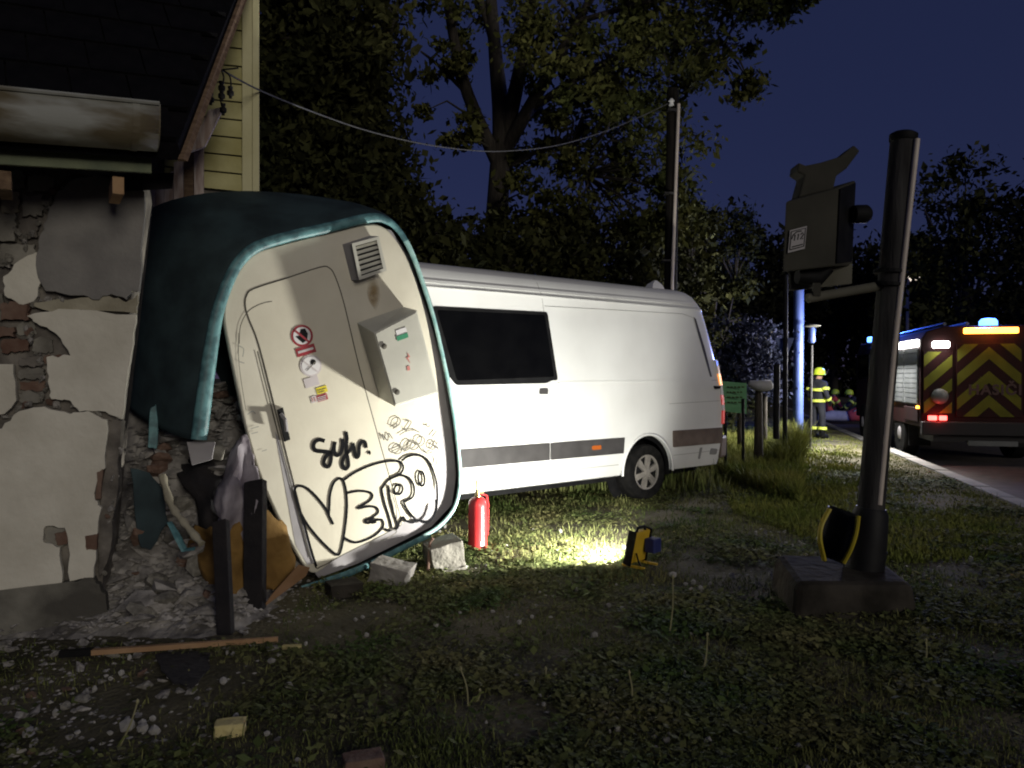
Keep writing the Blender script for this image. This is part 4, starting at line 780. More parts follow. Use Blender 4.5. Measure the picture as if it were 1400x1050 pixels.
# ------------------------------------------------------------------ people
def skin_mesh(name, joints, bones, m, extra=None):
    me = bpy.data.meshes.new(name); names = list(joints); idx = {n: i for i, n in enumerate(names)}
    me.from_pydata([joints[n][0] for n in names], [(idx[a], idx[b]) for a, b in bones], [])
    o = bpy.data.objects.new(name, me); COL.objects.link(o); o.modifiers.new('skin', 'SKIN'); s_ = o.modifiers.new('sub', 'SUBSURF'); s_.levels = 2; s_.render_levels = 2
    for n in names:
        sv = me.skin_vertices[0].data[idx[n]]; r = joints[n][1]; sv.radius = r if isinstance(r, tuple) else (r, r)
    me.skin_vertices[0].data[0].use_root = True
    bpy.context.view_layer.update(); m2 = bpy.data.meshes.new_from_object(o.evaluated_get(bpy.context.evaluated_depsgraph_get())); bpy.data.objects.remove(o)
    m2.materials.clear(); m2.materials.append(M[m]); m2.polygons.foreach_set('use_smooth', [True] * len(m2.polygons)); return m2
BON = [('pel', 'abd'), ('abd', 'chest'), ('chest', 'neck'), ('neck', 'head'), ('chest', 'shl'), ('shl', 'ell'), ('ell', 'wrl'), ('chest', 'shr'), ('shr', 'elr'), ('elr', 'wrr'), ('pel', 'hil'), ('hil', 'knl'), ('knl', 'anl'), ('anl', 'tol'), ('pel', 'hir'), ('hir', 'knr'), ('knr', 'anr'), ('anr', 'tor')]
def person(label, loc, rotz, J, jacket, bands, helmet_m, group=None):
    t = Thing('person', label, 'person', loc, rotz, group, local=True)
    rad = dict(pel=(.17, .13), abd=(.17, .125), chest=(.20, .14), neck=.065, head=.095, shl=.09, shr=.09, ell=.065, elr=.065, wrl=.05, wrr=.05, hil=.11, hir=.11, knl=.085, knr=.085, anl=.07, anr=.07, tol=.055, tor=.055)
    me = skin_mesh('body', {k: (J[k], rad[k]) for k in rad}, BON, jacket); me.materials.append(M['skin'])
    hp = Vector(J['head'])
    for p in me.polygons:
        if (p.center - hp).length < .125: p.material_index = 1
    link('body', me, t.o)
    mb = MB(); mb.lathe([(.155, -.03), (.165, -.02), (.150, .0), (.148, .06), (.125, .12), (.07, .16), (.0, .17)], hp + Vector((0, 0, .045)), n=20); hm = t.part('helmet', mb, helmet_m, smooth=50)
    mb = MB(); mb.loft([[hp + Vector((.16 * math.cos(a), .16 * math.sin(a), z)) for a in lin(R(40), R(140), 9)] for z in (.06, -.03)]); t.part('visor', mb, 'glass', hm, smooth=50)
    fwd = Vector((0, .1, 0)); mb = MB(); mb.lathe([(.0, .035), (.016, .01), (.02, -.01), (.0, -.02)], hp + Vector((0, .10, -.03)), n=8); t.part('nose', mb, 'skin', smooth=50)
    for s_ in 'lr':
        a = Vector(J['el' + s_]); b = Vector(J['wr' + s_]); d = (b - a).normalized(); mb = MB(); side = d.cross(Vector((0, 1, .1))).normalized(); nr = d.cross(side).normalized()
        mb.tube([b - d * .02, b + d * .04, b + d * .09], [.04, .048, .04], 8, flat=.6)
        for q in range(4): o_ = nr * (-.033 + q * .022); mb.tube([b + d * .08 + o_, b + d * .13 + o_ - side * .01, b + d * (.165 - abs(q - 1.5) * .008) + o_ - side * .03], [.012, .011, .008], 6)
        mb.tube([b + d * .03 + nr * .04, b + d * .07 + nr * .07, b + d * .10 + nr * .075], [.014, .012, .009], 6); t.part('glove', mb, 'black', smooth=50)
    for a, b, u, r in bands:
        A = Vector(J[a]); Bv = Vector(J[b]); c = A.lerp(Bv, u); d = (Bv - A).normalized()
        mb = MB(); n = 18
        q = Vector((0, 0, 1)).rotation_difference(d)
        rx, ry = r if isinstance(r, tuple) else (r, r)
        mb.loft([[c + q @ Vector((rx * math.cos(2 * math.pi * j / n), ry * math.sin(2 * math.pi * j / n), z)) for j in range(n)] for z in (-.035, .035)], True); t.part('reflective_band', mb, 'hivis', smooth=50)
    for s_ in 'lr':
        a = Vector(J['an' + s_]); b = Vector(J['to' + s_]); mb = MB(); mb.tube([a + Vector((0, 0, .12)), a, a.lerp(b, .4), b], [.075, .08, .07, .06], 10); mb.v = [(x, y, max(z, .0)) for x, y, z in mb.v]; t.part('boot', mb, 'black', smooth=50)
    return t
ST = dict(pel=(0, 0, .95), abd=(0, 0, 1.14), chest=(0, .01, 1.36), neck=(0, .02, 1.52), head=(0, .05, 1.63), shl=(-.20, 0, 1.42), ell=(-.27, -.03, 1.15), wrl=(-.24, .14, .96), shr=(.20, 0, 1.42), elr=(.27, -.03, 1.15), wrr=(.24, .14, .96), hil=(-.10, 0, .88), knl=(-.12, .03, .50), anl=(-.13, 0, .10), tol=(-.14, .17, .05), hir=(.10, 0, .88), knr=(.12, .03, .50), anr=(.13, 0, .10), tor=(.14, .17, .05))
TB = [('abd', 'chest', .55, (.235, .185)), ('pel', 'abd', .2, (.215, .175)), ('knl', 'anl', .55, .115), ('knr', 'anr', .55, .115), ('ell', 'wrl', .5, .085), ('elr', 'wrr', .5, .085), ('shl', 'ell', .5, .10), ('shr', 'elr', .5, .10)]
FP = at(1118, 600, 19.7); FP.z = 0
person('firefighter in dark uniform with yellow helmet standing on the verge', FP, R(-60), ST, 'uniform', TB, 'helmet')
CR = dict(pel=(0, -.12, .38), abd=(0, -.06, .55), chest=(0, .10, .74), neck=(0, .20, .85), head=(0, .28, .92), shl=(-.20, .12, .78), ell=(-.26, .30, .56), wrl=(-.16, .48, .42), shr=(.20, .12, .78), elr=(.26, .30, .56), wrr=(.16, .48, .42), hil=(-.12, -.10, .36), knl=(-.17, .28, .42), anl=(-.15, .02, .09), tol=(-.16, .20, .05), hir=(.12, -.10, .36), knr=(.17, .28, .14), anr=(.15, -.14, .10), tor=(.16, -.22, .05))
def ground_at(px, Y): p = at(px, 560, Y); p.z = 0; return p
CB = [('abd', 'chest', .5, (.235, .185)), ('ell', 'wrl', .5, .085), ('elr', 'wrr', .5, .085), ('shl', 'ell', .5, .10), ('shr', 'elr', .5, .10)]
person('kneeling rescuer in red jacket and green helmet beside the roadside', ground_at(1133, 29), R(-75), CR, 'red_cloth', CB, 'helmet')
person('kneeling firefighter in dark jacket with pale bands and green helmet', ground_at(1172, 28.5), R(70), CR, 'uniform', CB, 'helmet')
mb = MB(); c = ground_at(1172, 27.5); mb.tube([c + Vector((-.35, 0, .16)), c + Vector((-.3, 0, .18)), c + Vector((0, 0, .26)), c + Vector((.3, 0, .2)), c + Vector((.36, 0, .16))], [.08, .2, .25, .2, .08], 12); mb.v = [(x, y, max(z, .0)) for x, y, z in mb.v]
bag = Thing('rescue_bag', 'bulky red rescue bag lying beside the kneeling rescuers', 'bag', c); bag.part('bag', mb, 'red_cloth', smooth=60)
mb = MB(); mb.tube([c + Vector((-.2, -.2, .36)), c + Vector((0, -.24, .52)), c + Vector((.2, -.2, .38))], .02, 6); bag.part('strap', mb, 'grey_cloth')
mb = MB(); c = ground_at(1150, 27.6); mb.tube([c + Vector((-.8, .1, .14)), c + Vector((-.3, .05, .2)), c + Vector((.3, 0, .18)), c + Vector((.8, 0, .1))], [.1, .2, .18, .1], 10); mb.v = [(x, y, max(z, .0)) for x, y, z in mb.v]
single('grey_blanket', mb, 'grey_cloth', 'crumpled pale blanket spread on the grass before the kneeling rescuers', 'blanket', loc=c, smooth=60)

# ------------------------------------------------------------------ rubble between house corner and kiosk
def sstep(a, b, x): t = max(0, min(1, (x - a) / (b - a))); return t * t * (3 - 2 * t)
def heap(x, y):
    h = 1.28 * sstep(4.95, 6.15, y + .15 * noise.noise((x * 2, y * 2, 0))) * (1 - sstep(-2.15, -1.70, x)) * sstep(-4.2, -3.6, x)
    h += .16 * sstep(4.55, 5.1, y) * (1 - sstep(-2.0, -1.55, x)) * (1 - sstep(6.2, 6.8, y))
    return h * (1 + .22 * noise.noise((x * 4, y * 4, 5))) + .03 * noise.noise((x * 11, y * 11, 2))
hx = lin(-3.9, -1.5, 60); hy = lin(4.45, 6.7, 56)
mb = MB(); mb.add([(x, y, heap(x, y) - .02) for y in hy for x in hx], [(j * 60 + i, j * 60 + i + 1, (j + 1) * 60 + i + 1, (j + 1) * 60 + i) for j in range(55) for i in range(59)])
o = struct('rubble_heap', mb.mesh('rubble_heap', 'rubble_heap'), 'stuff'); o['label'] = 'heap of broken masonry and dust between house corner and tilted kiosk'; o['category'] = 'rubble'
def chunk_mesh(seed, flat):
    rn = random.Random(seed); bm = bmesh.new()
    for i in range(13):
        v = Vector((rn.gauss(0, 1), rn.gauss(0, 1), rn.gauss(0, 1))).normalized(); bm.verts.new((v.x * rn.uniform(.35, .55), v.y * rn.uniform(.3, .5), v.z * flat * rn.uniform(.4, .5)))
    r = bmesh.ops.convex_hull(bm, input=bm.verts); bmesh.ops.delete(bm, geom=[g for g in r['geom_interior'] if isinstance(g, bmesh.types.BMVert)], context='VERTS')
    me = bpy.data.meshes.new('masonry_chunk'); bm.to_mesh(me); bm.free(); return me
CH = []
for i in range(8):
    me = chunk_mesh(i, (.35, .5, .25, .7)[i % 4]); me.materials.append(M[('rubble', 'rubble', 'rubble', 'stone', 'rubble', 'concrete', 'rubble', 'brick')[i]]); CH.append(me)
rn = random.Random(21)
def rz(x, y): return max(heap(x, y) if (-3.9 < x < -1.5 and 4.45 < y < 6.7) else -1, gz(x, y))
def put(x, y, s, label, group):
    i = rn.choice((0, 1, 2, 3, 4, 5, 6, 0, 2, 4, 6, 7)); o = link('masonry_chunk', CH[i]); o.location = (x, y, rz(x, y) + s * .12); o.scale = (s, s * rn.uniform(.6, 1), s * rn.uniform(.7, 1.1)); o.rotation_euler = (rn.uniform(-.5, .5), rn.uniform(-.5, .5), rn.uniform(0, 6.3))
    return tag(o, label, 'rubble', group)
n_ = 0
while n_ < 180:
    x = rn.uniform(-2.75, -1.75); y = rn.uniform(4.75, 6.25)
    px = 700 + 1050 * x / y
    if px < 150 or heap(x, y) < .06: continue
    put(x, y, rn.uniform(.07, .26) if rn.random() < .8 else rn.uniform(.25, .38), 'broken masonry chunk lying in the heap beside the house corner', 'masonry chunks in the rubble heap'); n_ += 1
n_ = 0
while n_ < 80:
    x = rn.uniform(-3.2, -1.3); y = rn.uniform(3.2, 4.95); px = 700 + 1050 * x / y
    if px < -20 or px > 330 + rn.uniform(-120, 60) or rn.random() > (1.15 - (px / 420)): continue
    put(x, y, rn.uniform(.04, .12), 'grey plaster fragment scattered on soil below the house wall', 'plaster fragments below the wall'); n_ += 1
# crumbling masonry along the cracks of the front wall
for poly_ in ([(0, 575), (30, 555), (70, 550), (100, 560), (150, 570)], [(30, 430), (45, 470), (60, 500), (62, 545)], [(0, 370), (30, 340), (60, 290), (80, 258), (130, 236)], [(166, 575), (152, 690), (138, 790)], [(0, 300), (40, 330)], [(10, 415), (60, 408), (110, 410)]):
    for a, b in zip(poly_, poly_[1:]):
        for q in range(5):
            t_ = rn.random(); p_ = W(a[0] + (b[0] - a[0]) * t_ + rn.uniform(-5, 5), a[1] + (b[1] - a[1]) * t_ + rn.uniform(-5, 5), rn.uniform(-.05, -.02)); k_ = rn.uniform(.03, .085)
            o = link('stone', CH[rn.choice((0, 1, 3, 5, 6, 7))], house.o); o.location = p_ - house.org; o.scale = (k_, k_ * .8, k_); o.rotation_euler = (rn.uniform(0, 6), rn.uniform(0, 6), rn.uniform(0, 6))
# small grit, uncountable
def scatter_grit(name, pts, smin, smax, m, label, cat):
    V = []
    for x, y, z in pts:
        s = RNG.uniform(smin, smax); a = RNG.uniform(0, 6.28); p = []
        for k in range(5): p.append((x + s * math.cos(a + k * 1.257) * RNG.uniform(.7, 1.1), y + s * math.sin(a + k * 1.257) * RNG.uniform(.7, 1.1), z + RNG.uniform(-.1, .2) * s))
        t = (x + s * .1, y, z + s * RNG.uniform(.2, .6))
        for k in range(5): V += [p[k], p[(k + 1) % 5], t]
    o = struct(name, fast_mesh(name, np.array(V), 3, m), 'stuff'); o['label'] = label; o['category'] = cat; return o
pts = []
while len(pts) < 2600:
    x = RNG.uniform(-3.4, -1.2); y = RNG.uniform(2.9, 6.2); px = 700 + 1050 * x / y
    if y < 4.95 and RNG.random() > 1.1 - px / 330: continue
    pts.append((x, y, rz(x, y) - .004))
hp_ = []
while len(hp_) < 2200:
    x = RNG.uniform(-2.8, -1.6); y = RNG.uniform(4.7, 6.4)
    if heap(x, y) > .05: hp_.append((x, y, heap(x, y) - .008))
scatter_grit('heap_grit', hp_, .012, .045, 'rubble', 'dusty broken mortar covering the rubble heap', 'grit')
scatter_grit('masonry_grit', pts, .006, .026, 'rubble', 'pale plaster grit and small fragments around the rubble heap', 'grit')
pts = []
while len(pts) < 700:
    y = RNG.uniform(2.6, 8.5); x = RNG.uniform(-.7, .72) * y
    if kerb_d(x, y) > -.3 or (x < -1.4 and y > 4.4): continue
    k = noise.noise((x * .8, y * .8, 9)) + (.35 if (x > 2 and 5 < y < 8) else 0)
    if k < RNG.uniform(-.3, .55): continue
    pts.append((x, y, gz(x, y) + .015))
ico = bmesh.new(); bmesh.ops.create_icosphere(ico, subdivisions=1, radius=1); iv = np.array([v.co[:] for v in ico.verts]); it = np.array([[v.index for v in f.verts] for f in ico.faces]); ico.free()
V = []
for x, y, z in pts[:330]:
    r_ = np.clip(RNG.lognormal(-4.25, .4), .007, .035); sc = RNG.uniform(.6, 1.1, 3) * r_; V.append((iv * sc + RNG.normal(0, .08, iv.shape) * r_ + np.array([x, y, z + r_ * .25]))[it].reshape(-1, 3))
sm_ = fast_mesh('pale_stones', np.concatenate(V), 3, 'stone_pale'); o = struct('pale_stones', sm_, 'stuff'); o['label'] = 'rounded pale stones and flower heads dotted over the lawn'; o['category'] = 'stones'
scatter_grit('pebbles', pts, .007, .022, 'pebble', 'small pale pebbles and clover heads strewn over the grass', 'pebbles')

# ------------------------------------------------------------------ debris
def slab(name, px, Y, th, m, label, cat, tilt=0.0, bevel=.004, parent=None, group=None):
    c = at(sum(p[0] for p in px) / len(px), sum(p[1] for p in px) / len(px), Y); n = Vector((math.sin(tilt), -math.cos(tilt), .15)).normalized()
    mb = MB(); mb.prism([onp(x, y, c, n) for x, y in px], n * -th)
    return single(name, mb, m, label, cat, loc=c, bevel=bevel, group=group)
slab('shell_fragment', rough_poly([(178, 640), (204, 646), (224, 672), (230, 714), (206, 752), (192, 748), (184, 700)], 2, 3, 1), 5.25, .02, 'teal_shell', 'dark teal shell fragment standing in the rubble beside the house corner', 'fragment', .5)
slab('shell_fragment', rough_poly([(205, 560), (213, 552), (216, 580), (214, 614), (202, 612)], 1, 3, 2), 5.5, .02, 'teal', 'narrow turquoise splinter upright at top of the rubble heap', 'fragment', .3)
mb = MB(); mb.tube([at(232, 714, 5.05), at(244, 736, 5.0), at(252, 752, 4.98), at(266, 750, 4.98)], [.02, .028, .026, .018], 6, flat=.5); single('shell_fragment', mb, 'teal', 'small bright turquoise strip lying on rubble below the beige pipe', 'fragment')
mb = MB(); mb.tube(smooth_path([at(222, 650, 5.25), at(234, 690, 5.15), at(252, 715, 5.08), at(276, 744, 5.0)], 5), [.024 + .006 * math.sin(i * 2.1) for i in range(16)], 10); single('insulation_pipe', mb, 'tan_plaster', 'beige lagged pipe sticking out of the rubble', 'pipe', smooth=50)
slab('broken_plate', [(255, 604), (294, 604), (290, 628), (262, 636)], 5.42, .03, 'kiosk_grey', 'dark grey plate under the torn turquoise rim', 'plate', .3)
def post(label, x0, y0, x1, y1, Y0, Y1, wpx):
    a = at(x0, y0, Y0); b = at(x1, y1, Y1); a.z = min(a.z, .02); w_ = wpx / 1050 * Y0; mb = MB()
    s_ = Vector((w_ / 2, 0, 0)); d = Vector((0, w_ * .8, 0)); mb.hexa([a - s_, a + s_, a + s_ + d, a - s_ + d], [b - s_, b + s_ + Vector((0, 0, .03)), b + s_ + d, b - s_ + d]); single('timber_post', mb, 'blackwood', label, 'post', loc=a, bevel=.006)
post('blackened short post standing at the end of the long batten', 306, 873, 299, 715, 4.72, 4.85, 20)
post('blackened thick post standing in front of the yellow foam sheet', 345, 836, 346, 660, 5.15, 5.2, 26)
# yellow foam sheet bulging between the posts
def sheet(name, grid, Y, m, label, cat, amp=.03, f=6, seed=0):
    rows = []
    for r_ in grid: rows.append(smooth_path([at(*p) if len(p) == 3 else at(p[0], p[1], Y) for p in r_], 5))
    k = len(rows[0]); full = []
    for i in range(k): full.append(smooth_path([r_[i] for r_ in rows], 5))
    full = [[p + Vector((0, amp * noise.noise(p * f + Vector((seed, 0, 0))) + amp * .5 * abs(noise.noise(Vector((p.x * f * 3, p.z * f * 1.2, seed)))), amp * .6 * noise.noise(p * f * 1.3 + Vector((0, seed, 0))))) for p in r_] for r_ in full]
    mb = MB(); mb.loft(full); o = single(name, mb, m, label, cat, loc=full[0][0], smooth=70); o.modifiers.new('solid', 'SOLIDIFY').thickness = .018; return o
sheet('foam_sheet', [[(262, 712, 5.35), (300, 725, 5.2), (345, 700, 5.3), (385, 712, 5.55)], [(258, 765, 5.2), (295, 770, 5.05), (350, 770, 5.28), (402, 752, 5.45)], [(292, 812, 5.15), (305, 815, 5.05), (355, 815, 5.3), (402, 788, 5.4)]], 5.3, 'foam', 'mustard yellow insulation sheet bulging out under the tilted kiosk', 'insulation', .10, 9, 3)
slab('brown_board', [(357, 833), (372, 812), (408, 772), (424, 776), (418, 788)], 5.3, .02, 'cardboard', 'thin brown board leaning below the corner of the kiosk', 'board', .3)
sheet('torn_cloth', [[(318, 612, 5.5), (328, 598, 5.5), (338, 596, 5.55), (345, 622, 5.5)], [(306, 648, 5.4), (322, 634, 5.3), (336, 640, 5.42), (352, 655, 5.35)], [(290, 688, 5.2), (312, 668, 5.12), (330, 676, 5.25), (352, 686, 5.2)], [(298, 708, 5.18), (306, 716, 5.12), (326, 700, 5.22), (338, 726, 5.2)], [(288, 738, 5.2), (304, 748, 5.15), (318, 726, 5.25), (334, 752, 5.25)]], 5.3, 'cloth', 'pale violet torn cloth hanging under the kiosk front', 'cloth', .05, 16, 9)
sheet('dark_tarpaulin', [[(232, 610, 5.75), (280, 622, 5.7), (325, 618, 5.75)], [(236, 650, 5.5), (282, 655, 5.45), (330, 660, 5.55)], [(262, 690, 5.4), (290, 700, 5.35), (330, 720, 5.5)], [(285, 760, 5.35), (305, 770, 5.3), (340, 790, 5.45)]], 5.5, 'blackwood', 'black tarpaulin crumpled in the gap between rubble heap and kiosk', 'tarpaulin', .10, 6, 2)
# long batten on the ground
a = gp(82, 898, .03); b = gp(380, 877, .03)
mb = MB(); d = (b - a); s_ = Vector((-d.y, d.x, 0)).normalized() * .018; mb.hexa([a + d * .1 - s_, b - s_ * .6, b + s_ * .6, a + d * .1 + s_], [p + Vector((0, 0, .028)) for p in (a + d * .1 - s_, b - s_ * .6, b + s_ * .6, a + d * .1 + s_)])
bt = Thing('wooden_batten', 'long brown wooden batten lying on soil before the black posts', 'batten', a); bt.part('batten', mb, 'timber')
mb = MB(); e_ = a + d * .14; mb.hexa([a - s_ * 1.3, e_ - s_ * 1.3, e_ + s_ * 1.3, a + s_ * 1.3], [p + Vector((0, 0, .034)) for p in (a - s_ * 1.3, e_ - s_ * 1.3, e_ + s_ * 1.3, a + s_ * 1.3)]); bt.part('charred_end', mb, 'black')
mb = MB(); mb.prism([gp(x, y, .03) for x, y in rough_poly([(212, 896), (250, 892), (288, 894), (284, 918), (262, 940), (238, 936), (220, 918)], 3, 3, 4)], (0, 0, .006)); single('dark_flat_patch', mb, 'blackwood', 'flat black patch on soil below the batten', 'sheet')  # thin black irregular patch laid on the soil
def block(name, px, py, dims, rot, m, label, cat, z=0.0, tilt=(0, 0)):
    p = gp(px, py); p.z = gz(p.x, p.y) + z; mb = MB(); mm = Matrix.Rotation(R(rot), 3, 'Z') @ Matrix.Rotation(R(tilt[0]), 3, 'X') @ Matrix.Rotation(R(tilt[1]), 3, 'Y')
    bm = bmesh.new(); bmesh.ops.create_cube(bm, size=1); bmesh.ops.subdivide_edges(bm, edges=bm.edges, cuts=2, use_grid_fill=True); rr = random.Random(px)
    for v in bm.verts: v.co = mm @ Vector((v.co.x * dims[0] * (1 + rr.uniform(-.06, .06)), v.co.y * dims[1] * (1 + rr.uniform(-.06, .06)), v.co.z * dims[2] * (1 + rr.uniform(-.07, .07))))
    me = bpy.data.meshes.new(name); bm.to_mesh(me); bm.free(); me.materials.append(M[m]); o = link(name, me, None, .006); o.location = p + Vector((0, 0, dims[2] * .45)); return tag(o, label, cat)
block('foam_block', 315, 1003, (.13, .085, .06), 14, 'sponge', 'yellow foam block lying alone on the dark foreground soil', 'foam block')
block('brick_piece', 497, 1050, (.16, .1, .06), 20, 'brick', 'reddish brick piece half sunk in the foreground soil', 'brick')
block('foam_strip', 399, 888, (.11, .035, .025), 4, 'sponge', 'thin yellow strip on soil beyond the end of the batten', 'foam strip')
block('foam_strip', 372, 889, (.07, .04, .02), 30, 'rubble', 'small pale angular flake beside the yellow strip', 'flake')
block('foam_strip', 200, 848, (.16, .04, .03), -15, 'sponge', 'yellow stick on rubble at the foot of the wall', 'stick', .05, (0, 10))
block('foam_strip', 188, 860, (.17, .04, .03), 40, 'sponge', 'yellow splinter lying across grey rubble near the plinth', 'splinter', .04)
block('concrete_block', 607, 776, (.28, .22, .26), 25, 'concrete', 'grey concrete block propping the lower corner of the kiosk', 'concrete block', 0, (8, -12))
block('concrete_block', 536, 795, (.30, .22, .16), -12, 'rubble', 'pale broken concrete lump under the kiosk bottom rim', 'concrete lump', 0, (5, 12))
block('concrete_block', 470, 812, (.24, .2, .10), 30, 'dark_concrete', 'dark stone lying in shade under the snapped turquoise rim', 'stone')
mb = MB(); mb.tube([gp(585, 783), at(588, 742, 6.3), at(592, 736, 6.3)], .014, 6); single('rusty_bar', mb, 'brick', 'short rusty bar leaning on the concrete block', 'bar')

# ------------------------------------------------------------------ trees
def leaf_cloud(clusters, n_per, size, spread):
    C = []; S = []
    for c, r in clusters:
        k = max(3, int(n_per * RNG.uniform(.6, 1.4))); p = RNG.normal(0, 1, (k, 3)) * np.array([r, r, r * .75]) * spread + np.array(c); C.append(p)
    C = np.concatenate(C); n = len(C)
    a = RNG.normal(0, 1, (n, 3)); a /= np.linalg.norm(a, axis=1)[:, None]; b = np.cross(a, RNG.normal(0, 1, (n, 3))); b /= np.linalg.norm(b, axis=1)[:, None]
    s = (size * np.clip(RNG.lognormal(-.1, .38, n), .35, 2.0))[:, None]
    return np.stack([C - a * s, C + b * s * .5, C + a * s, C - b * s * .5], 1).reshape(-1, 3)
def make_tree(name, label, base, trunk, limbs, clusters, leafm, n_per, size, spread=.55, group=None, twigs=True, barkm='bark'):
    t = Thing(name, label, 'shrub' if 'shrub' in name else 'tree', base, group=group)
    mb = MB(); mb.tube(smooth_path(trunk[0], 4), list(np.interp(lin(0, 1, (len(trunk[0]) - 1) * 4 + 1), lin(0, 1, len(trunk[1])), trunk[1])), 12)
    tr = t.part('trunk', mb, barkm, smooth=60)
    for pts, r0, r1 in limbs:
        p = smooth_path(pts, 4); mb = MB(); mb.tube(p, lin(r0, r1, len(p)), 8); t.part('limb', mb, barkm, tr, smooth=60)
    if twigs:
        mb = MB(); src = [Vector(q) for pts, _, _ in limbs for q in smooth_path(pts, 3)] + [Vector(q) for q in smooth_path(trunk[0], 3)[3:]]
        for c, r in clusters:
            c = Vector(c); s_ = min(src, key=lambda q: (q - c).length + max(0, q.z - c.z) * .6)
            if (s_ - c).length > 1.8: continue
            m_ = s_.lerp(c, .5) + Vector((random.uniform(-.2, .2), random.uniform(-.2, .2), random.uniform(0, .3))); mb.tube([s_, m_, c], [.03, .02, .008], 5, False)
        if mb.v: t.part('twigs', mb, barkm, tr)['kind'] = 'stuff'
    cr = t.part('crown', MB(), leafm); V = leaf_cloud(clusters, n_per, size, spread) - np.array(t.org); cr.data = fast_mesh('crown', V, 4, leafm); return t
def px_clusters(boxes, rn):
    """boxes: (x0,y0,x1,y1,Y0,Y1,count,radius) a clump at a random spot of that part of the crown"""
    out = []
    for x0, y0, x1, y1, Y0, Y1, n, r in boxes:
        for _ in range(n): out.append((tuple(at(rn.uniform(x0, x1), rn.uniform(y0, y1), rn.uniform(Y0, Y1))), r * rn.uniform(.6, 1.3)))
    return out
rn = random.Random(11)
# the big ash-like tree behind the van
tb = at(672, 500, 15.5); tb.z = 0
T_ = lambda x, y, Y=15.5: at(x, y, Y)
trunk = [Vector((tb.x, 15.5, -.2)), T_(676, 380), T_(682, 250), T_(686, 170), T_(676, 60), T_(668, -80), T_(672, -260)]
limbs = [([T_(684, 230), T_(640, 130, 15.3), T_(618, 40, 15.1), T_(600, -80, 15)], .16, .07), ([T_(690, 190), T_(712, 90, 15.2), T_(726, 0, 15), T_(740, -120, 14.8)], .17, .07), ([T_(688, 210), T_(745, 110, 14.9), T_(790, 30, 14.5), T_(840, -60, 14.2)], .15, .05), ([T_(700, 170), T_(800, 100, 14.4), T_(900, 60, 14), T_(990, 60, 13.6)], .09, .03),
         ([T_(690, 230), T_(760, 200, 14.9), T_(800, 240, 14.6)], .06, .02), ([T_(790, 30, 14.5), T_(900, 0, 14), T_(1010, 0, 13.5), T_(1090, 16, 13.2)], .06, .02), ([T_(676, 60), T_(650, -20, 15.6), T_(610, -120, 15.8)], .10, .04), ([T_(640, 130, 15.3), T_(600, 90, 15.1), T_(575, 70, 15)], .05, .02)]
cl = px_clusters([(570, -60, 650, 20, 14.2, 16.4, 7, .4), (700, -80, 880, 70, 13.4, 16, 26, .42), (860, -60, 1010, 60, 13, 15, 24, .42), (1000, -20, 1100, 22, 12.8, 13.8, 14, .32), (780, 50, 960, 170, 13, 15, 20, .38), (940, 60, 1030, 120, 13, 14.5, 6, .28), (1000, 100, 1045, 165, 13, 14, 3, .22), (720, 70, 830, 200, 14, 15.5, 7, .32), (850, 180, 950, 340, 13.2, 15, 16, .36), (700, 270, 850, 340, 14, 15.6, 12, .38), (585, 60, 650, 110, 14.5, 15.5, 4, .26), (780, 170, 880, 240, 13.6, 15, 5, .28), (560, -300, 1050, -60, 13.5, 17, 40, .7), (700, 30, 960, 220, 13.4, 16, 34, .22), (700, 200, 960, 350, 13.4, 16, 30, .24), (575, 20, 660, 210, 14, 16, 10, .2)], rn)
make_tree('ash_tree', 'large loose crowned tree with dark forked trunk behind the van', tb, (trunk, [.30, .25, .21, .19, .13, .09, .05]), limbs, cl, 'leaf', 130, .066)
# dense tree at the left
tb = at(470, 500, 13); tb.z = 0; D_ = lambda x, y, Y=13: at(x, y, Y)
cl = px_clusters([(350, -120, 535, 60, 11.8, 14.2, 85, .55), (350, 60, 515, 180, 11.5, 14, 75, .52), (355, 180, 545, 300, 11.2, 13.6, 70, .46), (400, 290, 610, 390, 11, 13.4, 70, .42), (360, 300, 560, 480, 11, 13.4, 60, .5)], rn)
make_tree('linden_tree', 'dense dark leafy tree beside the boarded house gable', tb, ([Vector((tb.x, 13, -.2)), D_(472, 330), D_(468, 120), D_(475, -80)], [.28, .24, .17, .08]), [([D_(470, 250), D_(430, 140, 12.6), D_(400, 20, 12.2)], .1, .03), ([D_(470, 200), D_(520, 90, 12.8), D_(545, 0, 12.6)], .1, .03), ([D_(472, 320), D_(540, 270, 12.4), D_(590, 310, 12)], .08, .03)], cl, 'leaf_dark', 210, .075)
# shrubs in a row behind the van
for i, (x, Yy, w_, h_, lab) in enumerate([(660, 12.6, 70, 70, 'low dark shrub behind the van roof beside the dense tree'), (745, 14.0, 70, 85, 'dark shrub behind the van roof under the big tree trunk'), (830, 14.2, 65, 95, 'leafy dark shrub behind the van beside the utility pole'), (915, 16.5, 50, 85, 'dark shrub directly behind the wooden utility pole'), (975, 21, 55, 95, 'dark bushy shrub beyond the rear of the van')]):
    b = at(x, 500, Yy); b.z = 0
    cl = px_clusters([(x - w_, 385 - h_, x + w_, 470, Yy - .8, Yy + .8, 50, .42), (x - w_, 440, x + w_, 580, Yy - .8, Yy + .8, 26, .45)], rn)
    make_tree('shrub', lab, b, ([b + Vector((0, 0, -.2)), at(x, 470, Yy), at(x + 5, 400, Yy)], [.09, .06, .02]), [([at(x, 520, Yy), at(x - 20, 440, Yy), at(x - 30, 390, Yy)], .04, .01), ([at(x, 520, Yy), at(x + 20, 440, Yy), at(x + 30, 390, Yy)], .04, .01)], cl, 'leaf_dark', 130, .07, group='shrubs behind the van')
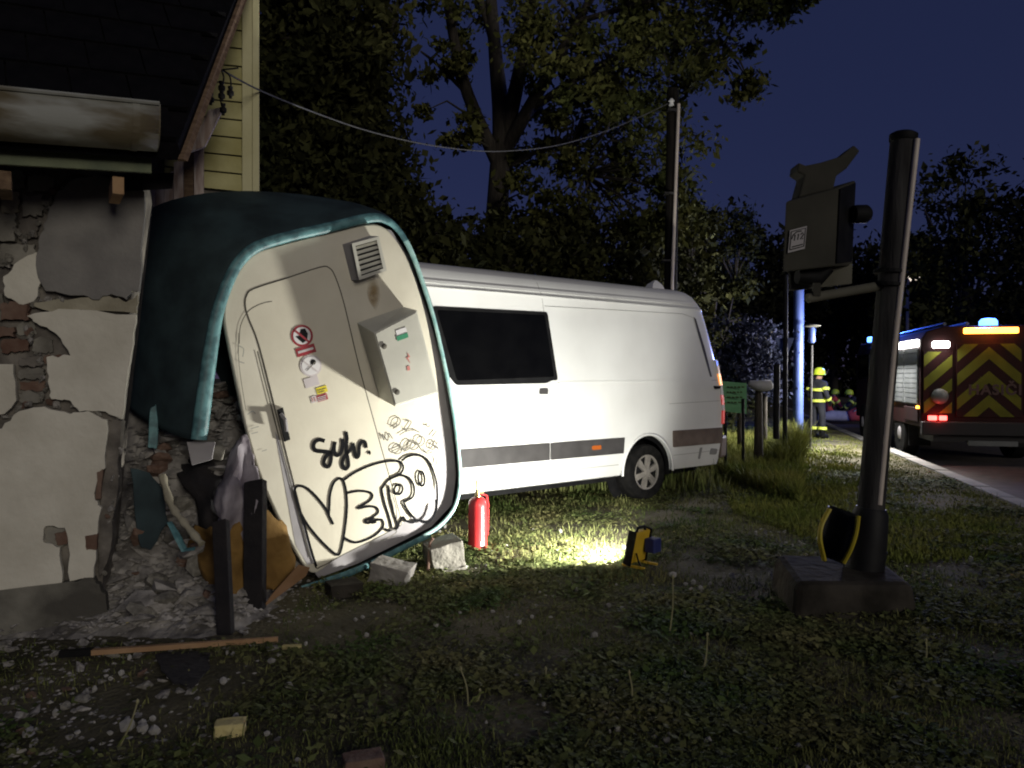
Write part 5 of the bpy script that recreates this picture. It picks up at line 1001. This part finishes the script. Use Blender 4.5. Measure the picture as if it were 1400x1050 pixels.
for (x, Yy, w_, y0, lab) in [(1012, 15.5, 26, 440, 'pale flowering shrub lit blue beside the notice board'), (1046, 17.0, 18, 445, 'smaller blue lit shrub beside the slim sign post')]:
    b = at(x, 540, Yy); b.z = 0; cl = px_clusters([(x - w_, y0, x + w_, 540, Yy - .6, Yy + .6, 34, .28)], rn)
    make_tree('shrub', lab, b, ([b + Vector((0, 0, -.2)), at(x, 530, Yy), at(x + 4, 470, Yy)], [.06, .05, .02]), [([at(x, 540, Yy), at(x - 12, 480, Yy)], .03, .01)], cl, 'leaf_blue_lit', 110, .05)
# far trees
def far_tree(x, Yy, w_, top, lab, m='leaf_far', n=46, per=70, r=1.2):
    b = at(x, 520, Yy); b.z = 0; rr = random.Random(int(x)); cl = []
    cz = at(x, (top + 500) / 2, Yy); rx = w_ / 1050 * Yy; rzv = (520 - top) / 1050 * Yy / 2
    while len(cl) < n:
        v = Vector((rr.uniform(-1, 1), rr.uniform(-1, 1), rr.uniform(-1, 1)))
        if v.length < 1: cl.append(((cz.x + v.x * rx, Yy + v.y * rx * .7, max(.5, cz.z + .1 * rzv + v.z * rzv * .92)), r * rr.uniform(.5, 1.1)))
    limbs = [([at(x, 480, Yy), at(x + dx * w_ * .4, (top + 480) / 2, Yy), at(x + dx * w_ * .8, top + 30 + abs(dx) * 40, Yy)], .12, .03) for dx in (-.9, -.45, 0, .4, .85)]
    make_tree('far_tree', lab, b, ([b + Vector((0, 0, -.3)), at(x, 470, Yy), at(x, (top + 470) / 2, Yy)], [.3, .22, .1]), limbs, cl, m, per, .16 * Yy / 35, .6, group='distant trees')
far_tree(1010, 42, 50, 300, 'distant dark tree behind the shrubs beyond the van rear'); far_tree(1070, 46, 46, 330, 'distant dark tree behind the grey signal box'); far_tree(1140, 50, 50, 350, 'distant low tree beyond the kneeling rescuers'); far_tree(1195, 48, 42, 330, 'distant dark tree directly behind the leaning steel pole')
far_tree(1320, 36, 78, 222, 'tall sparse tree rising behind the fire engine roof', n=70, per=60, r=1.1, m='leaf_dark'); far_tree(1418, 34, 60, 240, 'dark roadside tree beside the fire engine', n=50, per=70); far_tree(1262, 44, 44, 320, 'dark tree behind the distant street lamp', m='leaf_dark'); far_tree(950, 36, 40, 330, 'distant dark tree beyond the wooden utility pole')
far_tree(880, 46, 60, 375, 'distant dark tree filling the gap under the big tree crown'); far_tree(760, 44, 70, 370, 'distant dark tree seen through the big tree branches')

# far wood closing the view
rr = random.Random(77); cl = []
for i in range(260):
    px_ = rr.uniform(560, 1560); cl.append((tuple(at(px_, rr.uniform(415 + 20 * math.sin(px_ * .03), 528), rr.uniform(60, 66))), rr.uniform(.9, 1.7)))
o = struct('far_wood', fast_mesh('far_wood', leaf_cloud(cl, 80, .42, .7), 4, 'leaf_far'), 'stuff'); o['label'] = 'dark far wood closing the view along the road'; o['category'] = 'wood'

# ------------------------------------------------------------------ grass
def field(x, y): return np.sin(x * 1.7 + 1.3 * np.sin(y * 1.1)) * np.sin(y * 1.9 + 1.7 * np.sin(x * .9)) + .5 * np.sin(x * 4.3 + y * 2.1) * np.sin(y * 5.1 - x * 1.7)
def vgz(x, y): return np.array([gz(a, b) for a, b in zip(x, y)])
def blades(x, y, h, wd, m, name, label, lean=.5):
    n = len(x); z = vgz(x, y) - .005; a = RNG.uniform(0, 2 * np.pi, n); l = RNG.uniform(.1, lean, n) * h; b = RNG.uniform(0, 2 * np.pi, n)
    wx = np.cos(a) * wd; wy = np.sin(a) * wd; lx = np.cos(b) * l; ly = np.sin(b) * l
    p = lambda t, k, s: np.stack([x + lx * t ** 2 + s * wx * k, y + ly * t ** 2 + s * wy * k, z + h * t * (1 - .25 * t * l / np.maximum(h, 1e-4))], 1)
    V1 = np.stack([p(0, 1, -1), p(0, 1, 1), p(.55, .8, 1), p(.55, .8, -1)], 1).reshape(-1, 3); V2 = np.stack([p(.55, .8, -1), p(.55, .8, 1), p(1, .15, 1), p(1, .15, -1)], 1).reshape(-1, 3)
    o = struct(name, fast_mesh(name, np.concatenate([V1, V2]), 4, m), 'stuff'); o['label'] = label; o['category'] = 'grass'
def sample(n, y0, y1, keep):
    X = []; Yv = []; got = 0
    while got < n:
        u = RNG.uniform(0, 1, n); y = y0 * (y1 / y0) ** u; x = RNG.uniform(-.74, .74, n) * y
        kd = (x - K0.x) * KN.x + (y - K0.y) * KN.y
        ok = (kd < -.16) & keep(x, y); ok &= ~((x < -1.5) & (y > 4.55) & (y < 9)); X.append(x[ok]); Yv.append(y[ok]); got += ok.sum()
    return np.concatenate(X)[:n], np.concatenate(Yv)[:n]
U = lambda x: RNG.uniform(0, 1, len(x))
x, y = sample(110000, 2.3, 13, lambda x, y: (U(x) < np.clip(.40 + .75 * field(x, y), .04, 1)) & (U(x) < np.where((x < -.5) & (y < 5.2), .3, 1)))
blades(x, y, np.clip(RNG.lognormal(-3.85, .5, len(x)), .008, .10) * (1 + .5 * (y > 6)), .0022 + .0007 * y / 4, 'grass', 'lawn_grass', 'short trampled grass over the dark ground')
x, y = sample(60000, 6.6, 24, lambda x, y: (x > np.interp(y, [6, 9, 11, 24], [3.2, 2.6, 3.0, 4.4])) & (U(x) < np.clip(.5 + .5 * field(x, y), .1, 1)))
kd = (x - K0.x) * KN.x + (y - K0.y) * KN.y
blades(x, y, np.clip(RNG.lognormal(-3.05, .45, len(x)), .02, .18) * np.clip((-kd) / 2.2, .3, 1), .005 + .0004 * y, 'grass_tall', 'verge_grass', 'green grass of the road verge')
x, y = sample(26000, 9.5, 19, lambda x, y: (x / y < np.where(y < 17, .378, .35)) & (x > np.interp(y, [9.5, 11, 12, 19], [3.6, 3.4, 3.4, 4.2])))
blades(x, y, RNG.uniform(.12, .42, len(x)) * np.where((x / y > .35) & (y > 12.5), 1.9, .8), .007, 'grass_tall', 'tall_grass', 'tall uncut grass around the sign posts behind the van', .6)
x, y = sample(26000, 10.5, 45, lambda x, y: (x < 3))
blades(x, y, RNG.uniform(.15, .5, len(x)), .012, 'grass', 'rough_grass', 'rough grass behind the van')
# broad low leaves (clover, plantain)
x, y = sample(170000, 2.3, 13, lambda x, y: (U(x) < np.clip(.30 + .75 * field(x * 1.3 + 4, y * 1.3), .02, 1)) & (U(x) < np.where((x < -.5) & (y < 5.2), .35, 1)))
n = len(x); z = vgz(x, y) + RNG.uniform(.004, .045, n); C = np.stack([x, y, z], 1); a = RNG.uniform(0, 6.283, n); t = RNG.uniform(-.5, .5, n); s = (np.clip(RNG.lognormal(-4.6, .5, n), .004, .03) * (1 + .06 * y))[:, None]
A = np.stack([np.cos(a), np.sin(a), t], 1) * s; Bq = np.stack([-np.sin(a), np.cos(a), RNG.uniform(-.4, .4, n)], 1) * s * .6
o = struct('clover', fast_mesh('clover', np.stack([C - A, C + Bq, C + A, C - Bq], 1).reshape(-1, 3), 4, 'clover'), 'stuff'); o['label'] = 'low clover leaves between the grass'; o['category'] = 'ground cover'
# weed stalks
for i, (x0, y0, x1, y1, lab) in enumerate([(914, 872, 920, 790, 'tall pale weed stalk standing alone beyond the dark lawn'), (958, 925, 967, 868, 'bent dry weed stalk with small head in the lawn'), (640, 966, 630, 915, 'pale curved grass stalk in the middle of the lawn'), (648, 960, 656, 945, 'short pale grass tip beside the curved stalk'), (740, 935, 746, 915, 'short dry stem in the lawn'), (160, 1022, 188, 960, 'dry weed stem near the wall rubble'), (862, 968, 860, 920, 'thin reddish weed stem in the lawn'), (1262, 912, 1266, 876, 'thin weed stem beside the concrete footing')]):
    p = gp(x0, y0); q = at(x1, y1, p.y + .02); mb = MB(); mb.tube(smooth_path([p - Vector((0, 0, .02)), p.lerp(q, .5) + Vector((.012, 0, 0)), q], 4), [.0042] * 5 + [.0034] * 4, 6); t = Thing('weed_stalk', lab, 'weed', p); t.part('stem', mb, 'straw', smooth=50)
    mb = MB(); mb.lathe([(.002, -.008), (.008, 0), (.006, .01), (.001, .016)], q, n=8); t.part('seed_head', mb, 'straw', smooth=50)
    mb = MB(); r_ = p + Vector((.05, 0, .05)); mb.ribbon([p, p.lerp(r_, .6) + Vector((0, 0, .015)), r_], Vector((0, -1, .3)), .008); t.part('leaf', mb, 'grass')
